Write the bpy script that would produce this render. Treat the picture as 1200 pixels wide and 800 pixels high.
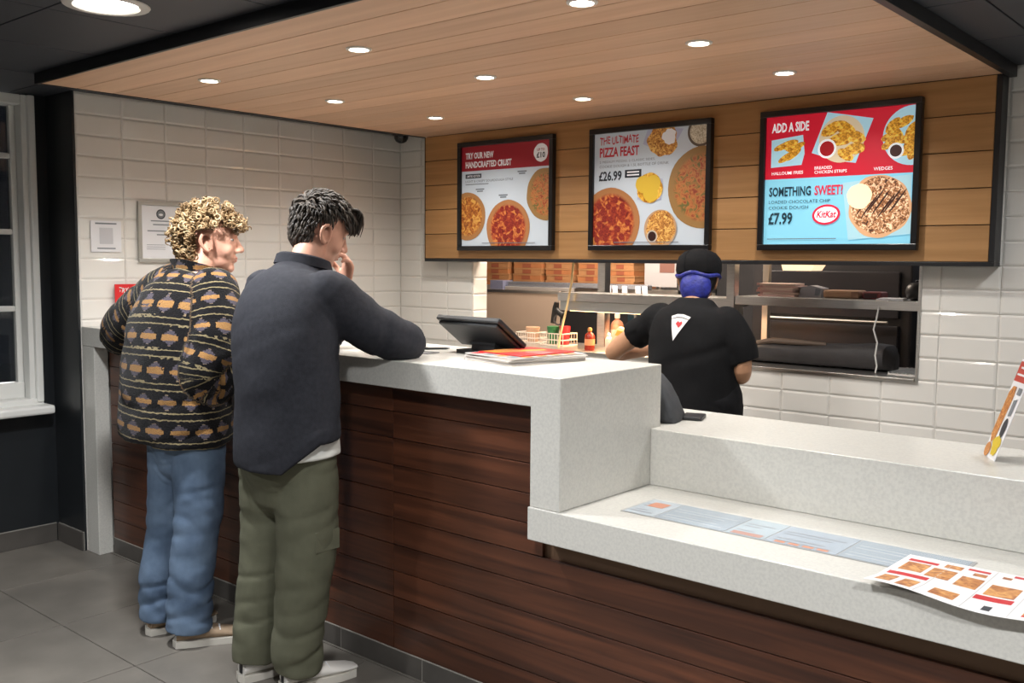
import bpy, bmesh, math, random
import numpy as np
from mathutils import Vector, Matrix
from mathutils.bvhtree import BVHTree

for o in list(bpy.data.objects): bpy.data.objects.remove(o)
scene = bpy.context.scene
COL = scene.collection
PI = math.pi

# ------------------------------------------------------------------ camera, world, exposure
cam_d = bpy.data.cameras.new('camera'); cam = bpy.data.objects.new('camera', cam_d); COL.objects.link(cam)
cam_d.sensor_width = 36; cam_d.lens = 36*1126.4/1200; cam_d.clip_start = 0.05
yaw, pitch, roll = (math.radians(a) for a in (-40.72548748, -4.83854658, 0.43232283))
fw = Vector((math.sin(yaw)*math.cos(pitch), math.cos(yaw)*math.cos(pitch), math.sin(pitch)))
rt = Vector((math.cos(yaw), -math.sin(yaw), 0)); up = rt.cross(fw)
r2 = rt*math.cos(roll)+up*math.sin(roll); u2 = up*math.cos(roll)-rt*math.sin(roll)
cam.matrix_world = Matrix(((r2.x, u2.x, -fw.x, 0), (r2.y, u2.y, -fw.y, 0), (r2.z, u2.z, -fw.z, 1.5), (0, 0, 0, 1)))
scene.camera = cam

world = bpy.data.worlds.new('world'); scene.world = world; world.use_nodes = True
wb = world.node_tree.nodes['Background']; wb.inputs[0].default_value = (0.012, 0.014, 0.02, 1); wb.inputs[1].default_value = 1.0
vs = scene.view_settings; vs.view_transform = 'Standard'; vs.look = 'None'; vs.gamma = 1; vs.exposure = 0.0
vs.use_curve_mapping = False
CANOPY_W, CEIL_W = 34.0, 225.0       # watts of the small canopy spots and of the large ceiling downlights

# ------------------------------------------------------------------ materials
MATS = {}
def nt(m): return m.node_tree.nodes, m.node_tree.links
def mat(name, col, rough=.5, metal=0, spec=.5, noise=0, nscale=20, stretch=(1, 1, 1), bump=0, bscale=200, emit=0, coat=0, sheen=0, trans=0, alpha=1, col2=None, detail=4):
    if name in MATS: return MATS[name]
    m = bpy.data.materials.new(name); m.use_nodes = True; N, L = nt(m); b = N['Principled BSDF']
    c = tuple(col)+(1,)
    b.inputs['Base Color'].default_value = c; b.inputs['Roughness'].default_value = rough; b.inputs['Metallic'].default_value = metal
    b.inputs['Specular IOR Level'].default_value = spec; b.inputs['Coat Weight'].default_value = coat; b.inputs['Coat Roughness'].default_value = .08
    b.inputs['Sheen Weight'].default_value = sheen; b.inputs['Transmission Weight'].default_value = trans; b.inputs['Alpha'].default_value = alpha
    out = None
    if noise or col2 or bump:
        tc = N.new('ShaderNodeTexCoord'); mp = N.new('ShaderNodeMapping'); mp.inputs['Scale'].default_value = stretch; L.new(tc.outputs['Object'], mp.inputs[0])
    if noise or col2:
        n = N.new('ShaderNodeTexNoise'); n.inputs['Scale'].default_value = nscale; n.inputs['Detail'].default_value = detail; L.new(mp.outputs[0], n.inputs['Vector'])
        rp = N.new('ShaderNodeValToRGB'); L.new(n.outputs['Fac'], rp.inputs[0])
        rp.color_ramp.elements[0].position = .32; rp.color_ramp.elements[1].position = .68
        c2 = tuple(col2) if col2 else tuple(min(1, x*(1+noise)) for x in col)
        c1 = tuple(col) if col2 else tuple(x*(1-noise) for x in col)
        rp.color_ramp.elements[0].color = c1+(1,); rp.color_ramp.elements[1].color = c2+(1,)
        L.new(rp.outputs[0], b.inputs['Base Color']); out = rp.outputs[0]
    if bump:
        n2 = N.new('ShaderNodeTexNoise'); n2.inputs['Scale'].default_value = bscale; n2.inputs['Detail'].default_value = 3; L.new(mp.outputs[0], n2.inputs['Vector'])
        bp = N.new('ShaderNodeBump'); bp.inputs['Strength'].default_value = bump; bp.inputs['Distance'].default_value = .004; L.new(n2.outputs['Fac'], bp.inputs['Height']); L.new(bp.outputs[0], b.inputs['Normal'])
    if emit:
        b.inputs['Emission Strength'].default_value = emit
        if out: L.new(out, b.inputs['Emission Color'])
        else: b.inputs['Emission Color'].default_value = c
    MATS[name] = m; return m

def srgb(r, g, b):
    f = lambda v: (v/255/12.92 if v/255 <= .04045 else ((v/255+.055)/1.055)**2.4)
    return (f(r), f(g), f(b))

def wood(name, c1, c2, scale, rough, coat=0, axis='x', seed=True):
    """plank wood: grain stretched along the axis, tone varied from plank to plank"""
    m = bpy.data.materials.new(name); m.use_nodes = True; N, L = nt(m); b = N['Principled BSDF']
    tc = N.new('ShaderNodeTexCoord'); oi = N.new('ShaderNodeObjectInfo')
    add = N.new('ShaderNodeVectorMath'); add.operation = 'MULTIPLY_ADD'; add.inputs[1].default_value = (1, 1, 1)
    cmb = N.new('ShaderNodeCombineXYZ')
    mu = N.new('ShaderNodeMath'); mu.operation = 'MULTIPLY'; mu.inputs[1].default_value = 37.0; L.new(oi.outputs['Random'], mu.inputs[0])
    for i in range(3): L.new(mu.outputs[0], cmb.inputs[i])
    L.new(tc.outputs['Object'], add.inputs[0]); L.new(cmb.outputs[0], add.inputs[2])
    mp = N.new('ShaderNodeMapping'); s = [scale*9]*3; s[0] = scale*.45; mp.inputs['Scale'].default_value = s; L.new(add.outputs[0], mp.inputs[0])
    n = N.new('ShaderNodeTexNoise'); n.inputs['Scale'].default_value = 1; n.inputs['Detail'].default_value = 6; n.inputs['Distortion'].default_value = .6; L.new(mp.outputs[0], n.inputs['Vector'])
    rp = N.new('ShaderNodeValToRGB'); rp.color_ramp.elements[0].position = .3; rp.color_ramp.elements[1].position = .72
    rp.color_ramp.elements[0].color = c1+(1,); rp.color_ramp.elements[1].color = c2+(1,); L.new(n.outputs['Fac'], rp.inputs[0])
    hs = N.new('ShaderNodeHueSaturation'); mr = N.new('ShaderNodeMapRange'); mr.inputs[3].default_value = .86; mr.inputs[4].default_value = 1.14
    L.new(oi.outputs['Random'], mr.inputs[0]); L.new(mr.outputs[0], hs.inputs['Value']); L.new(rp.outputs[0], hs.inputs['Color']); L.new(hs.outputs[0], b.inputs['Base Color'])
    b.inputs['Roughness'].default_value = rough; b.inputs['Coat Weight'].default_value = coat; b.inputs['Coat Roughness'].default_value = .12
    bp = N.new('ShaderNodeBump'); bp.inputs['Strength'].default_value = .12; bp.inputs['Distance'].default_value = .002; L.new(n.outputs['Fac'], bp.inputs['Height']); L.new(bp.outputs[0], b.inputs['Normal'])
    MATS[name] = m; return m

OAK = wood('oak_boards', srgb(156, 114, 68), srgb(178, 134, 86), 3.0, .5)
OAK_LIT = wood('lit_oak_boards', srgb(206, 166, 134), srgb(220, 182, 150), 2.2, .5)  # same oak, with the brighter pinker light under the canopy put into its colour
WALNUT = wood('walnut_boards', srgb(52, 27, 17), srgb(98, 56, 36), 3.2, .42, .25)
TILE = mat('white_glazed_tile', srgb(226, 223, 217), .09, spec=.6)
GROUT = mat('pale_grout', srgb(210, 207, 200), .8, noise=.05, nscale=60)
BLACKP = mat('black_wall_paint', srgb(31, 34, 37), .38, noise=.06, nscale=8)
BLACKT = mat('black_trim', srgb(25, 25, 28), .4)
CEILM = mat('dark_ceiling', srgb(52, 55, 62), .55, noise=.06, nscale=6)
STONE = None
def make_stone():
    m = bpy.data.materials.new('white_quartz'); m.use_nodes = True; N, L = nt(m); b = N['Principled BSDF']
    tc = N.new('ShaderNodeTexCoord'); n = N.new('ShaderNodeTexNoise'); n.inputs['Scale'].default_value = 120; n.inputs['Detail'].default_value = 5; L.new(tc.outputs['Object'], n.inputs[0])
    rp = N.new('ShaderNodeValToRGB'); rp.color_ramp.elements[0].position = .36; rp.color_ramp.elements[0].color = srgb(197, 195, 189)+(1,)
    rp.color_ramp.elements[1].position = .6; rp.color_ramp.elements[1].color = srgb(207, 205, 198)+(1,); L.new(n.outputs['Fac'], rp.inputs[0])
    L.new(rp.outputs[0], b.inputs['Base Color']); b.inputs['Roughness'].default_value = .28; MATS['white_quartz'] = m; return m
STONE = make_stone()
FLOORM = mat('grey_floor_tile', srgb(108, 103, 96), .42, noise=.14, nscale=5, bump=.05, bscale=60)
SKIRT = mat('grey_skirting_tile', srgb(80, 76, 72), .4, noise=.12, nscale=8)
STEEL = mat('brushed_steel', (.62, .61, .59), .3, 1, noise=.08, nscale=12, stretch=(1, 14, 14))
WHITEP = mat('white_gloss_paint', srgb(222, 222, 218), .3)
GLASS = mat('window_glass', (.02, .025, .03), .03, spec=.8, alpha=.55)
DARKPL = mat('black_plastic', srgb(33, 34, 36), .42)
PAPER = mat('white_paper', srgb(225, 225, 228), .6)

# ------------------------------------------------------------------ mesh helpers
def mesh_obj(name, V, F, m, parent=None, smooth=False, loc=None):
    me = bpy.data.meshes.new(name); me.from_pydata([tuple(v) for v in V], [], F); me.update()
    return link(name, me, m, parent, smooth, loc)
def link(name, me, m, parent=None, smooth=False, loc=None):
    o = bpy.data.objects.new(name, me); COL.objects.link(o)
    if m and len(me.materials) == 0: me.materials.append(m)
    if smooth: me.polygons.foreach_set('use_smooth', [True]*len(me.polygons))
    if loc is not None: o.location = loc
    if parent: o.parent = parent
    return o
def empty(name, loc=(0, 0, 0), rz=0):
    o = bpy.data.objects.new(name, None); COL.objects.link(o); o.location = loc; o.rotation_euler[2] = rz; o.empty_display_size = .1; return o
def tag(o, label=None, cat=None, group=None, kind=None):
    if label: o['label'] = label
    if cat: o['category'] = cat
    if group: o['group'] = group
    if kind: o['kind'] = kind
    return o
def thing(name, label, cat, loc=(0, 0, 0), rz=0, group=None): return tag(empty(name, loc, rz), label, cat, group)

class MB:
    """collects shapes into one mesh"""
    def __init__(s): s.V = []; s.F = []
    def add(s, V, F):
        k = len(s.V); s.V += [tuple(v) for v in V]; s.F += [tuple(i+k for i in f) for f in F]; return s
    def box(s, x0, x1, y0, y1, z0, z1, bev=0):
        x0, x1 = min(x0, x1), max(x0, x1); y0, y1 = min(y0, y1), max(y0, y1); z0, z1 = min(z0, z1), max(z0, z1)
        bev = min(bev, .45*min(x1-x0, y1-y0, z1-z0))
        if bev <= 0:
            return s.add([(x, y, z) for z in (z0, z1) for y in (y0, y1) for x in (x0, x1)], [(0, 2, 3, 1), (4, 5, 7, 6), (0, 1, 5, 4), (2, 6, 7, 3), (0, 4, 6, 2), (1, 3, 7, 5)])
        b = bev; bm = bmesh.new(); bmesh.ops.create_cube(bm, size=1)
        for v in bm.verts: v.co = Vector((x0+(v.co.x+.5)*(x1-x0), y0+(v.co.y+.5)*(y1-y0), z0+(v.co.z+.5)*(z1-z0)))
        bmesh.ops.bevel(bm, geom=list(bm.edges), offset=b, segments=2, affect='EDGES', profile=.5)
        bm.verts.index_update(); s.add([v.co[:] for v in bm.verts], [tuple(v.index for v in f.verts) for f in bm.faces]); bm.free(); return s
    def tube(s, pts, rad, n=8, close=False):
        P = [Vector(p) for p in pts]; k = len(P); rad = rad if hasattr(rad, '__len__') else [rad]*k
        V = []; t0 = None; ref = None
        for i in range(k):
            t = (P[(i+1) % k if close else min(i+1, k-1)]-P[(i-1) % k if close else max(i-1, 0)])
            t = t.normalized() if t.length > 1e-9 else Vector((0, 0, 1))
            if ref is None: ref = t.orthogonal().normalized()
            ref = (ref-t*ref.dot(t)); ref = ref.normalized() if ref.length > 1e-6 else t.orthogonal().normalized()
            b = t.cross(ref)
            for j in range(n): a = 2*PI*j/n; V.append(P[i]+(ref*math.cos(a)+b*math.sin(a))*rad[i])
        F = []
        for i in range(k if close else k-1):
            for j in range(n):
                a = i*n+j; b_ = i*n+(j+1) % n; c = ((i+1) % k)*n+(j+1) % n; d = ((i+1) % k)*n+j; F.append((a, b_, c, d))
        if not close: F.append(tuple(reversed(range(n)))); F.append(tuple(range((k-1)*n, k*n)))
        return s.add(V, F)
    def lathe(s, prof, n=24, c=(0, 0, 0)):
        V = [(c[0]+r*math.cos(2*PI*j/n), c[1]+r*math.sin(2*PI*j/n), c[2]+z) for r, z in prof for j in range(n)]
        F = [(i*n+j, i*n+(j+1) % n, (i+1)*n+(j+1) % n, (i+1)*n+j) for i in range(len(prof)-1) for j in range(n)]
        if prof[0][0] > 1e-6: F.append(tuple(reversed(range(n))))
        if prof[-1][0] > 1e-6: F.append(tuple(range((len(prof)-1)*n, len(prof)*n)))
        return s.add(V, F)
    def prism(s, poly, d):
        """polygon (list of 3-D points) extruded by vector d"""
        k = len(poly); d = Vector(d); V = [Vector(p) for p in poly]+[Vector(p)+d for p in poly]
        return s.add(V, [tuple(range(k-1, -1, -1)), tuple(range(k, 2*k))]+[(i, (i+1) % k, k+(i+1) % k, k+i) for i in range(k)])
    def ell(s, c, r, nu=16, nv=10, M=None):
        V = []; F = []
        for i in range(nv+1):
            th = PI*i/nv
            for j in range(nu):
                a = 2*PI*j/nu; v = Vector((r[0]*math.sin(th)*math.cos(a), r[1]*math.sin(th)*math.sin(a), r[2]*math.cos(th)))
                if M is not None: v = M @ v
                V.append(v+Vector(c))
        for i in range(nv):
            for j in range(nu): F.append((i*nu+j, (i+1)*nu+j, (i+1)*nu+(j+1) % nu, i*nu+(j+1) % nu))
        return s.add(V, F)
    def build(s, name, m, parent=None, smooth=False, loc=None):
        me = bpy.data.meshes.new(name); me.from_pydata(s.V, [], s.F)
        bm = bmesh.new(); bm.from_mesh(me); bmesh.ops.remove_doubles(bm, verts=bm.verts, dist=1e-6); bmesh.ops.recalc_face_normals(bm, faces=bm.faces); bm.to_mesh(me); bm.free(); me.update()
        o = link(name, me, m, parent, False, loc)
        if smooth:
            me.polygons.foreach_set('use_smooth', [True]*len(me.polygons))
            try: me.set_sharp_from_angle(angle=math.radians(40))
            except Exception: pass
        return o
def box(name, x0, x1, y0, y1, z0, z1, m, parent=None, bev=0): return MB().box(x0, x1, y0, y1, z0, z1, bev).build(name, m, parent)
def struct(o): o['kind'] = 'structure'; return o

# ------------------------------------------------------------------ dimensions (metres)
XL, YB = -4.79, 4.417             # tiled left wall, back wall
XW = -5.087                       # window wall
YF, YK = 2.24, 2.313              # counter stone front, counter boarding
ZC, ZCEIL = 2.27, 2.315           # canopy, dark ceiling
TH, TW = .1026, .2415             # tile pitch
HX0, HX1, HZ0, HZ1 = -4.133, -1.418, .972, 1.62   # kitchen hatch
XR, YN = 1.6, -2.6                # right and near end of the room

# ------------------------------------------------------------------ structure
fl = struct(box('floor', XW-.1, XR, YN, 7.2, -.12, -.012, GROUT))
tme = None
for i in range(10):
    for j in range(7):
        x = XW+.006+i*.6; y = 2.30-(j+1)*.6
        if tme is None: tme = box('floor_tile', 0, .596, 0, .596, -.012, 0, FLOORM, fl, .0015); o = tme
        else: o = tme.copy(); COL.objects.link(o)
        o.location = (x, y, 0)
o = box('floor_tile', XL, -.2, 2.301, 4.4, -.012, 0, FLOORM, fl); o = box('floor_tile', .93, XR-.002, YN, 2.3, -.012, 0, FLOORM, fl); o = box('floor_tile', XW+.006, .925, YN, -1.905, -.012, 0, FLOORM, fl)
box('kitchen_floor', -6, -.2, 4.62, 7.15, -.012, 0, FLOORM, fl)

# dark ceiling with square panels
ce = struct(box('ceiling', XW-.1, XR, YN, 4.6, ZCEIL+.012, ZCEIL+.1, BLACKT))
pm = None
for i in range(11):
    for j in range(12):
        x0 = XW+i*.6; y1 = 4.45-j*.6
        if pm is None: pm = box('ceiling_panel', 0, .594, -.594, 0, 0, .012, CEILM, ce, .002); o = pm
        else: o = pm.copy(); COL.objects.link(o)
        o.location = (x0, y1, ZCEIL)

# left wall: tiled part, black return and window wall
wl = struct(box('wall_left', XL-.2, XL-.006, YF+.0, YB+.02, 0, ZCEIL+.012, GROUT))
def tile_mesh():
    a, b, d, e = TW/2-.0008, TH/2-.0008, .009, .0035     # lies in x-z, faces -y
    V = [(-a, 0, -b), (a, 0, -b), (a, 0, b), (-a, 0, b), (-a, -.0025, -b), (a, -.0025, -b), (a, -.0025, b), (-a, -.0025, b), (-a+d, -e-.002, -b+d), (a-d, -e-.002, -b+d), (a-d, -e-.002, b-d), (-a+d, -e-.002, b-d)]
    F = [(3, 2, 1, 0)]+[(i, (i+1) % 4, 4+(i+1) % 4, 4+i) for i in range(4)]+[(4+i, 4+(i+1) % 4, 8+(i+1) % 4, 8+i) for i in range(4)]+[(8, 9, 10, 11)]
    me = bpy.data.meshes.new('tile'); me.from_pydata(V, [], F); me.materials.append(TILE); return me
TME = tile_mesh()
rnd = random.Random(4)
def tile(parent, loc, rz=0, sx=1, sz=1):
    o = bpy.data.objects.new('tile', TME); COL.objects.link(o); o.parent = parent; o.location = loc
    o.rotation_euler = (rnd.uniform(-.011, .011), rnd.uniform(-.001, .001), rz+rnd.uniform(-.009, .009)); o.scale = (sx, 1, sz); return o
ncol = 9; tw = (YB-YF)/ncol
z = ZCEIL-.003
while z > 1.06:
    for c in range(ncol): tile(wl, (XL-.0055, YF+(c+.5)*tw, z-TH/2), PI/2, tw/TW)
    z -= TH
struct(box('wall_return', XW-.02, XL-.004, YF-.012, YF-.0005, 0, ZCEIL+.012, BLACKP))
# back wall with the hatch opening (outer leaf of the wall is four pieces around the opening)
wbk = struct(MB().box(XL-.2, HX0, YB, YB+.13, 0, ZCEIL+.012).box(HX1, XR, YB, YB+.13, 0, ZCEIL+.012).box(HX0, HX1, YB, YB+.13, 0, HZ0).box(HX0, HX1, YB, YB+.13, HZ1, ZCEIL+.012).build('wall_back', GROUT))
ztop = ZCEIL-.003
k = 0
while ztop-k*TH > .70:
    zc_ = ztop-k*TH-TH/2; k += 1
    for x0, x1 in ((XL, -4.593), (-4.593, -4.351), (-4.351, HX0)):      # left of the hatch, up to the opening
        if zc_ > .95: tile(wbk, ((x0+x1)/2, YB-.0005, zc_), 0, (x1-x0)/TW)
    for c in range(8):                                     # right of the hatch
        x0 = -1.327+(c-1)*TW; x1 = x0+TW
        if c == 0 and zc_+TH/2 > HZ0+.01: x0 = HX1+.008
        if zc_ < 1.55 or c > 0: tile(wbk, ((x0+x1)/2, YB-.0005, zc_), 0, (x1-x0)/TW)
    if zc_+TH/2 < HZ0+.01:
        for c in range(8): tile(wbk, (-1.327-TW*(c+1.5), YB-.0005, zc_), 0, 1)
# tiled hatch reveal (left cheek)
for k in range(6): tile(wbk, (HX0+.0005, YB+.065, HZ0+.055+k*TH), PI/2, .13/TW)
# window wall
WY0, WY1, WZ0, WZ1 = .75, 2.165, .77, 2.31
ww = struct(MB().box(XW-.25, XW, YN, WY0, 0, ZCEIL+.012).box(XW-.25, XW, WY1, YF+.2, 0, ZCEIL+.012).box(XW-.25, XW, WY0, WY1, 0, WZ0-.02).build('wall_window', BLACKP))
struct(box('wall_near', XW-.1, XR, YN-.1, YN, 0, ZCEIL+.1, mat('pale_wall', srgb(215, 213, 208), .7)))
struct(box('wall_right', XR, XR+.1, YN-.1, 4.6, 0, ZCEIL+.1, MATS['pale_wall']))
# skirting tiles
SKH = .098
sb = struct(MB().box(XW, XW+.004, YN, YF-.025, 0, SKH).box(XW+.011, XL-.004, YF-.0155, YF-.0125, 0, SKH).build('baseboard_left', mat('skirting_grout', srgb(150, 146, 138), .8)))
y = YF-.026
while y > YN+.3:
    box('skirting_tile', XW+.003, XW+.012, y-.594, y, .001, SKH-.003, SKIRT, sb, .001); y -= .6
box('skirting_tile', XW+.014, XL-.006, YF-.024, YF-.015, .001, SKH-.003, SKIRT, sb, .001)

# window: box frame, sashes, bars, panes, sill
wd = struct(empty('window_1', (XW, (WY0+WY1)/2, WZ0)))
def wpart(name, x0, x1, y0, y1, z0, z1, m, bev=.004):
    o = box(name, x0-XW, x1-XW, y0-(WY0+WY1)/2, y1-(WY0+WY1)/2, z0-WZ0, z1-WZ0, m, wd, bev); return o
for yy0, yy1 in ((WY1-.036, WY1), (WY0, WY0+.036)):
    wpart('architrave', XW-.02, XW+.03, yy0, yy1, WZ0-.02, WZ1, WHITEP, .008)
    d = -.026 if yy0 > 1 else .026
    wpart('frame_jamb', XW-.14, XW+.006, yy0+d, yy1+d, WZ0-.02, WZ1, WHITEP, .006)
ya, yb_ = WY0+.063, WY1-.063
wpart('frame_head', XW-.14, XW+.006, ya, yb_, WZ1-.05, WZ1, WHITEP)
for yy in (ya, yb_-.03): wpart('sash_stile', XW-.11, XW-.06, yy, yy+.03, WZ0, WZ1-.05, WHITEP)
wpart('bottom_rail', XW-.11, XW-.055, ya, yb_, WZ0, .853, WHITEP)
bars = [1.232, 1.624, 2.007]
for b_ in bars: wpart('glazing_bar', XW-.105, XW-.062, ya+.03, yb_-.03, b_-.014, b_+.014, WHITEP)
mids = [ya+.03+(yb_-ya-.06)*f for f in (.5,)]
for m_ in mids: wpart('glazing_bar', XW-.104, XW-.063, m_-.012, m_+.012, .853, WZ1-.05, WHITEP)
zs = [.853]+bars+[WZ1-.05]; ys = [ya+.03]+mids+[yb_-.03]
for i in range(4):
    for j in range(2): wpart('pane', XW-.088, XW-.083, ys[j]+.003, ys[j+1]-.003, zs[i]+.004, zs[i+1]-.004, GLASS, 0)
wpart('window_sill', XW-.12, XW+.11, WY0-.06, WY1+.02, WZ0-.075, WZ0-.03, WHITEP, .012)
wpart('sill_board', XW-.12, XW+.02, WY0, WY1, WZ0-.035, WZ0, WHITEP, .004)
# outside: dark street, pale painted stripes, a few lamps
st = struct(box('street_ground', -16, XW-.3, -8, 10, -.3, -.2, mat('asphalt', srgb(38, 40, 44), .8)))
for k in range(3): box('road_stripe', -9.6-k*.55, -9.35-k*.55, 1.6, 6.5, -.2, -.195, mat('road_paint', srgb(190, 195, 205), .7), st)
lp = thing('street_lamp', 'far street lamp shining in the dark beyond the sash window', 'street lamp', (-13.4, 5.02, -.2))
MB().tube([(0, 0, 0), (0, 0, 2.45)], .04, 8).build('pole', BLACKT, lp)
MB().ell((0, 0, 2.53), (.09, .09, .08)).build('lamp_head', mat('lamp_glow', (1, .95, .85), emit=14), lp, True)
pl = bpy.data.lights.new('street_light', 'POINT'); pl.energy = 60; pl.shadow_soft_size = .1; plo = bpy.data.objects.new('street_light', pl); COL.objects.link(plo); plo.parent = lp; plo.location = (.3, 0, 2.4)

# ------------------------------------------------------------------ wooden canopy and menu fascia
CX0, CX1, CY0, YH = -4.455, -1.092, 1.93, 4.317
cn = thing('wooden_canopy', 'oak-boarded canopy over the counter with a hanging menu fascia, edged in black', 'canopy', ((CX0+CX1)/2, (CY0+YH)/2, ZC))
def cpart(name, x0, x1, y0, y1, z0, z1, m, bev=.0015):
    c = cn.location; w = x1-x0
    o = box(name, -w/2, w/2, -(y1-y0)/2, (y1-y0)/2, -(z1-z0)/2, (z1-z0)/2, m, cn, bev); o.location = ((x0+x1)/2-c.x, (y0+y1)/2-c.y, (z0+z1)/2-c.z); return o
nb = 14; bw = (YH-CY0)/nb
for k in range(nb): cpart('ceiling_plank', CX0, CX1, CY0+k*bw+.0022, CY0+(k+1)*bw-.0022, ZC, ZC+.014, OAK_LIT)
cpart('backing_panel', CX0, CX1, CY0, YH+.04, ZC+.015, ZC+.03, mat('dark_gap', srgb(60, 42, 28), .8))
nf = 5; ph = (ZC-1.508)/nf
for k in range(nf): cpart('fascia_plank', CX0+.001, CX1-.024, YH, YH+.014, 1.508+k*ph+(.002 if k else 0), 1.508+(k+1)*ph-.002, OAK)
cpart('fascia_backing', CX0, CX1-.02, YH+.015, YH+.04, 1.5, ZC+.014, MATS['dark_gap'])
cpart('bottom_trim', CX0, CX1, YH-.003, YB-.012, 1.488, 1.506, BLACKT)
cpart('end_trim', CX1-.022, CX1, YH-.004, YB-.012, 1.5065, ZC-.001, BLACKT)
cpart('end_trim', CX0-.004, CX0-.0005, YH-.002, YB-.012, 1.488, ZC-.001, BLACKT)
cpart('edge_trim', CX0, CX1, CY0-.016, CY0-.001, ZC-.004, ZCEIL-.002, BLACKT)
cpart('edge_trim', CX1+.001, CX1+.03, CY0-.016, YB-.012, ZC-.004, ZCEIL-.002, BLACKT)
cpart('edge_trim', CX0-.016, CX0-.001, CY0-.016, YH, ZC-.004, ZCEIL-.002, BLACKT)

LAMP = mat('lamp_lens', (1, .93, .82), emit=22)
LAMPB = mat('large_lamp_lens', (1, .95, .88), emit=16)
CHROME = mat('lamp_bezel', srgb(225, 222, 215), .35)
def downlight(x, y, z, r, lens, label, group, watts, ang, warm):
    t = thing('downlight', label, 'downlight', (x, y, z), 0, group)
    MB().lathe([(r*.74, .0), (r*.80, -.006), (r*1.02, -.004), (r*1.04, -.001), (r*1.04, .0), (r*.74, .0)], 28).build('bezel', CHROME, t, True)
    MB().lathe([(0.0001, -.0015), (r*.735, -.0015), (r*.735, -.0005), (0.0001, -.0005)], 28).build('lens', lens, t, True)
    ld = bpy.data.lights.new('lamp_light', 'SPOT'); ld.energy = watts; ld.spot_size = math.radians(ang); ld.spot_blend = .7; ld.shadow_soft_size = r*.7; ld.color = warm
    lo = bpy.data.objects.new('lamp_light', ld); COL.objects.link(lo); lo.parent = t; lo.location = (0, 0, -.012)
    return t
rows = ['nearest the room', 'middle', 'nearest the menu boards']; cols = ['left', 'centre', 'right']
for i, x in enumerate((-3.785, -2.79, -1.77)):
    for j, y in enumerate((2.365, 3.055, 3.745)):
        downlight(x, y, ZC-.0005, .046, LAMP, 'small round downlight in the oak canopy, %s of the row %s' % (cols[i], rows[j]), 'small canopy downlights', CANOPY_W, 150, (1, .965, .91))
for x, y, l in ((-3.09, 1.56, 'large round downlight in dark ceiling in front of the oak canopy'), (-1.2, .7, 'large round downlight, unseen and added for fill, in dark ceiling over the open floor'), (-3.4, -.6, 'large round downlight, unseen and added for fill, in dark ceiling toward the window side'), (0.6, .9, 'large round downlight, unseen and added for fill, in dark ceiling at the right of the room'), (-.35, 3.55, 'large round downlight, unseen and added for fill, in dark ceiling beyond the right end of the oak canopy')):  # only the first is in view; the rest are added as fill light
    downlight(x, y, ZCEIL-.001, .13, LAMPB, l, 'large ceiling downlights', CEIL_W if y < 3 else CEIL_W*.28, 155, (.97, .985, 1))

# ------------------------------------------------------------------ counter
XRE = .25                                  # right end, outside the frame
cb = thing('counter_front', 'dark walnut boarded counter front with grey tile kick strip', 'counter', (-2.5, YK+.1, 0))
def cbp(name, x0, x1, y0, y1, z0, z1, m, bev=.0012):
    o = box(name, -(x1-x0)/2, (x1-x0)/2, y0-(YK+.1), y1-(YK+.1), -(z1-z0)/2, (z1-z0)/2, m, cb, bev); o.location = ((x0+x1)/2+2.5, 0, (z0+z1)/2); return o
LX0, HXR, LGX = -4.787, -1.737, -1.852     # left end, right face of high block, inner side of its leg
ZH, ZHB, ZL, ZLB, ZM = 1.151, 1.055, .745, .642, .938
YHB, YR, YMB = 2.80, 2.737, 3.20
nrow = 10; rp_ = (ZHB-.0815)/nrow
for k in range(nrow):
    z0 = .0815+k*rp_; z1 = z0+rp_-.0028
    cbp('walnut_plank', -4.65, -2.5545, YK, YK+.015, z0, z1, WALNUT)
    if z1 < ZLB+.0: cbp('walnut_plank', -2.5515, XRE-.02, YK, YK+.015, z0, z1, WALNUT)
    else: cbp('walnut_plank', -2.5515, LGX+.03 if z0 > ZLB else LGX-.006, YK, YK+.015, z0, z1, WALNUT)
cbp('backing_board', -4.65, LGX+.03, YK+.0152, YK+.035, .0815, ZHB-.002, mat('gap_highlight', srgb(112, 84, 62), .6), 0)  # pale backing colour stands for the bevel highlights along the plank joints
cbp('backing_board', LGX+.0305, XRE-.02, YK+.0152, YK+.035, .0815, ZLB-.002, MATS['gap_highlight'], 0)
x = -4.65
while x < XRE-.1:
    cbp('kick_tile', x+.0015, min(x+.4485, XRE-.02), YK-.004, YK+.01, .001, .078, SKIRT, .001); x += .45
cbp('kick_grout', -4.65, XRE-.02, YK-.003, YK+.012, 0, .0805, MATS['skirting_grout'], 0)

ct = thing('stone_counter', 'white speckled quartz counter with high left part and lower right shelf', 'counter top', (-2.5, 2.6, 0))
def ctp(name, mb): o = mb.build(name, STONE, ct); o.location = (2.5, -2.6, 0); return o
def soft(o, w=.003):
    bm = bmesh.new(); bm.from_mesh(o.data); bmesh.ops.bevel(bm, geom=[e for e in bm.edges if len(e.link_faces) == 2 and e.calc_face_angle() > .5], offset=w, segments=2, affect='EDGES', profile=.5); bm.to_mesh(o.data); bm.free(); return o
soft(ctp('high_block', MB().prism([(LX0, YF, ZHB), (LGX, YF, ZHB), (LGX, YF, ZL+.0005), (HXR, YF, ZL+.0005), (HXR, YF, ZH), (LX0, YF, ZH)], (0, YHB-YF, 0))))
ctp('end_post', MB().box(LX0, LX0+.122, YF+.001, YF+.075, 0, ZHB-.0005, .003))
ctp('low_shelf', MB().box(LGX-.004, XRE, YF-.006, YR+.02, ZLB, ZL, .003))
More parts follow.
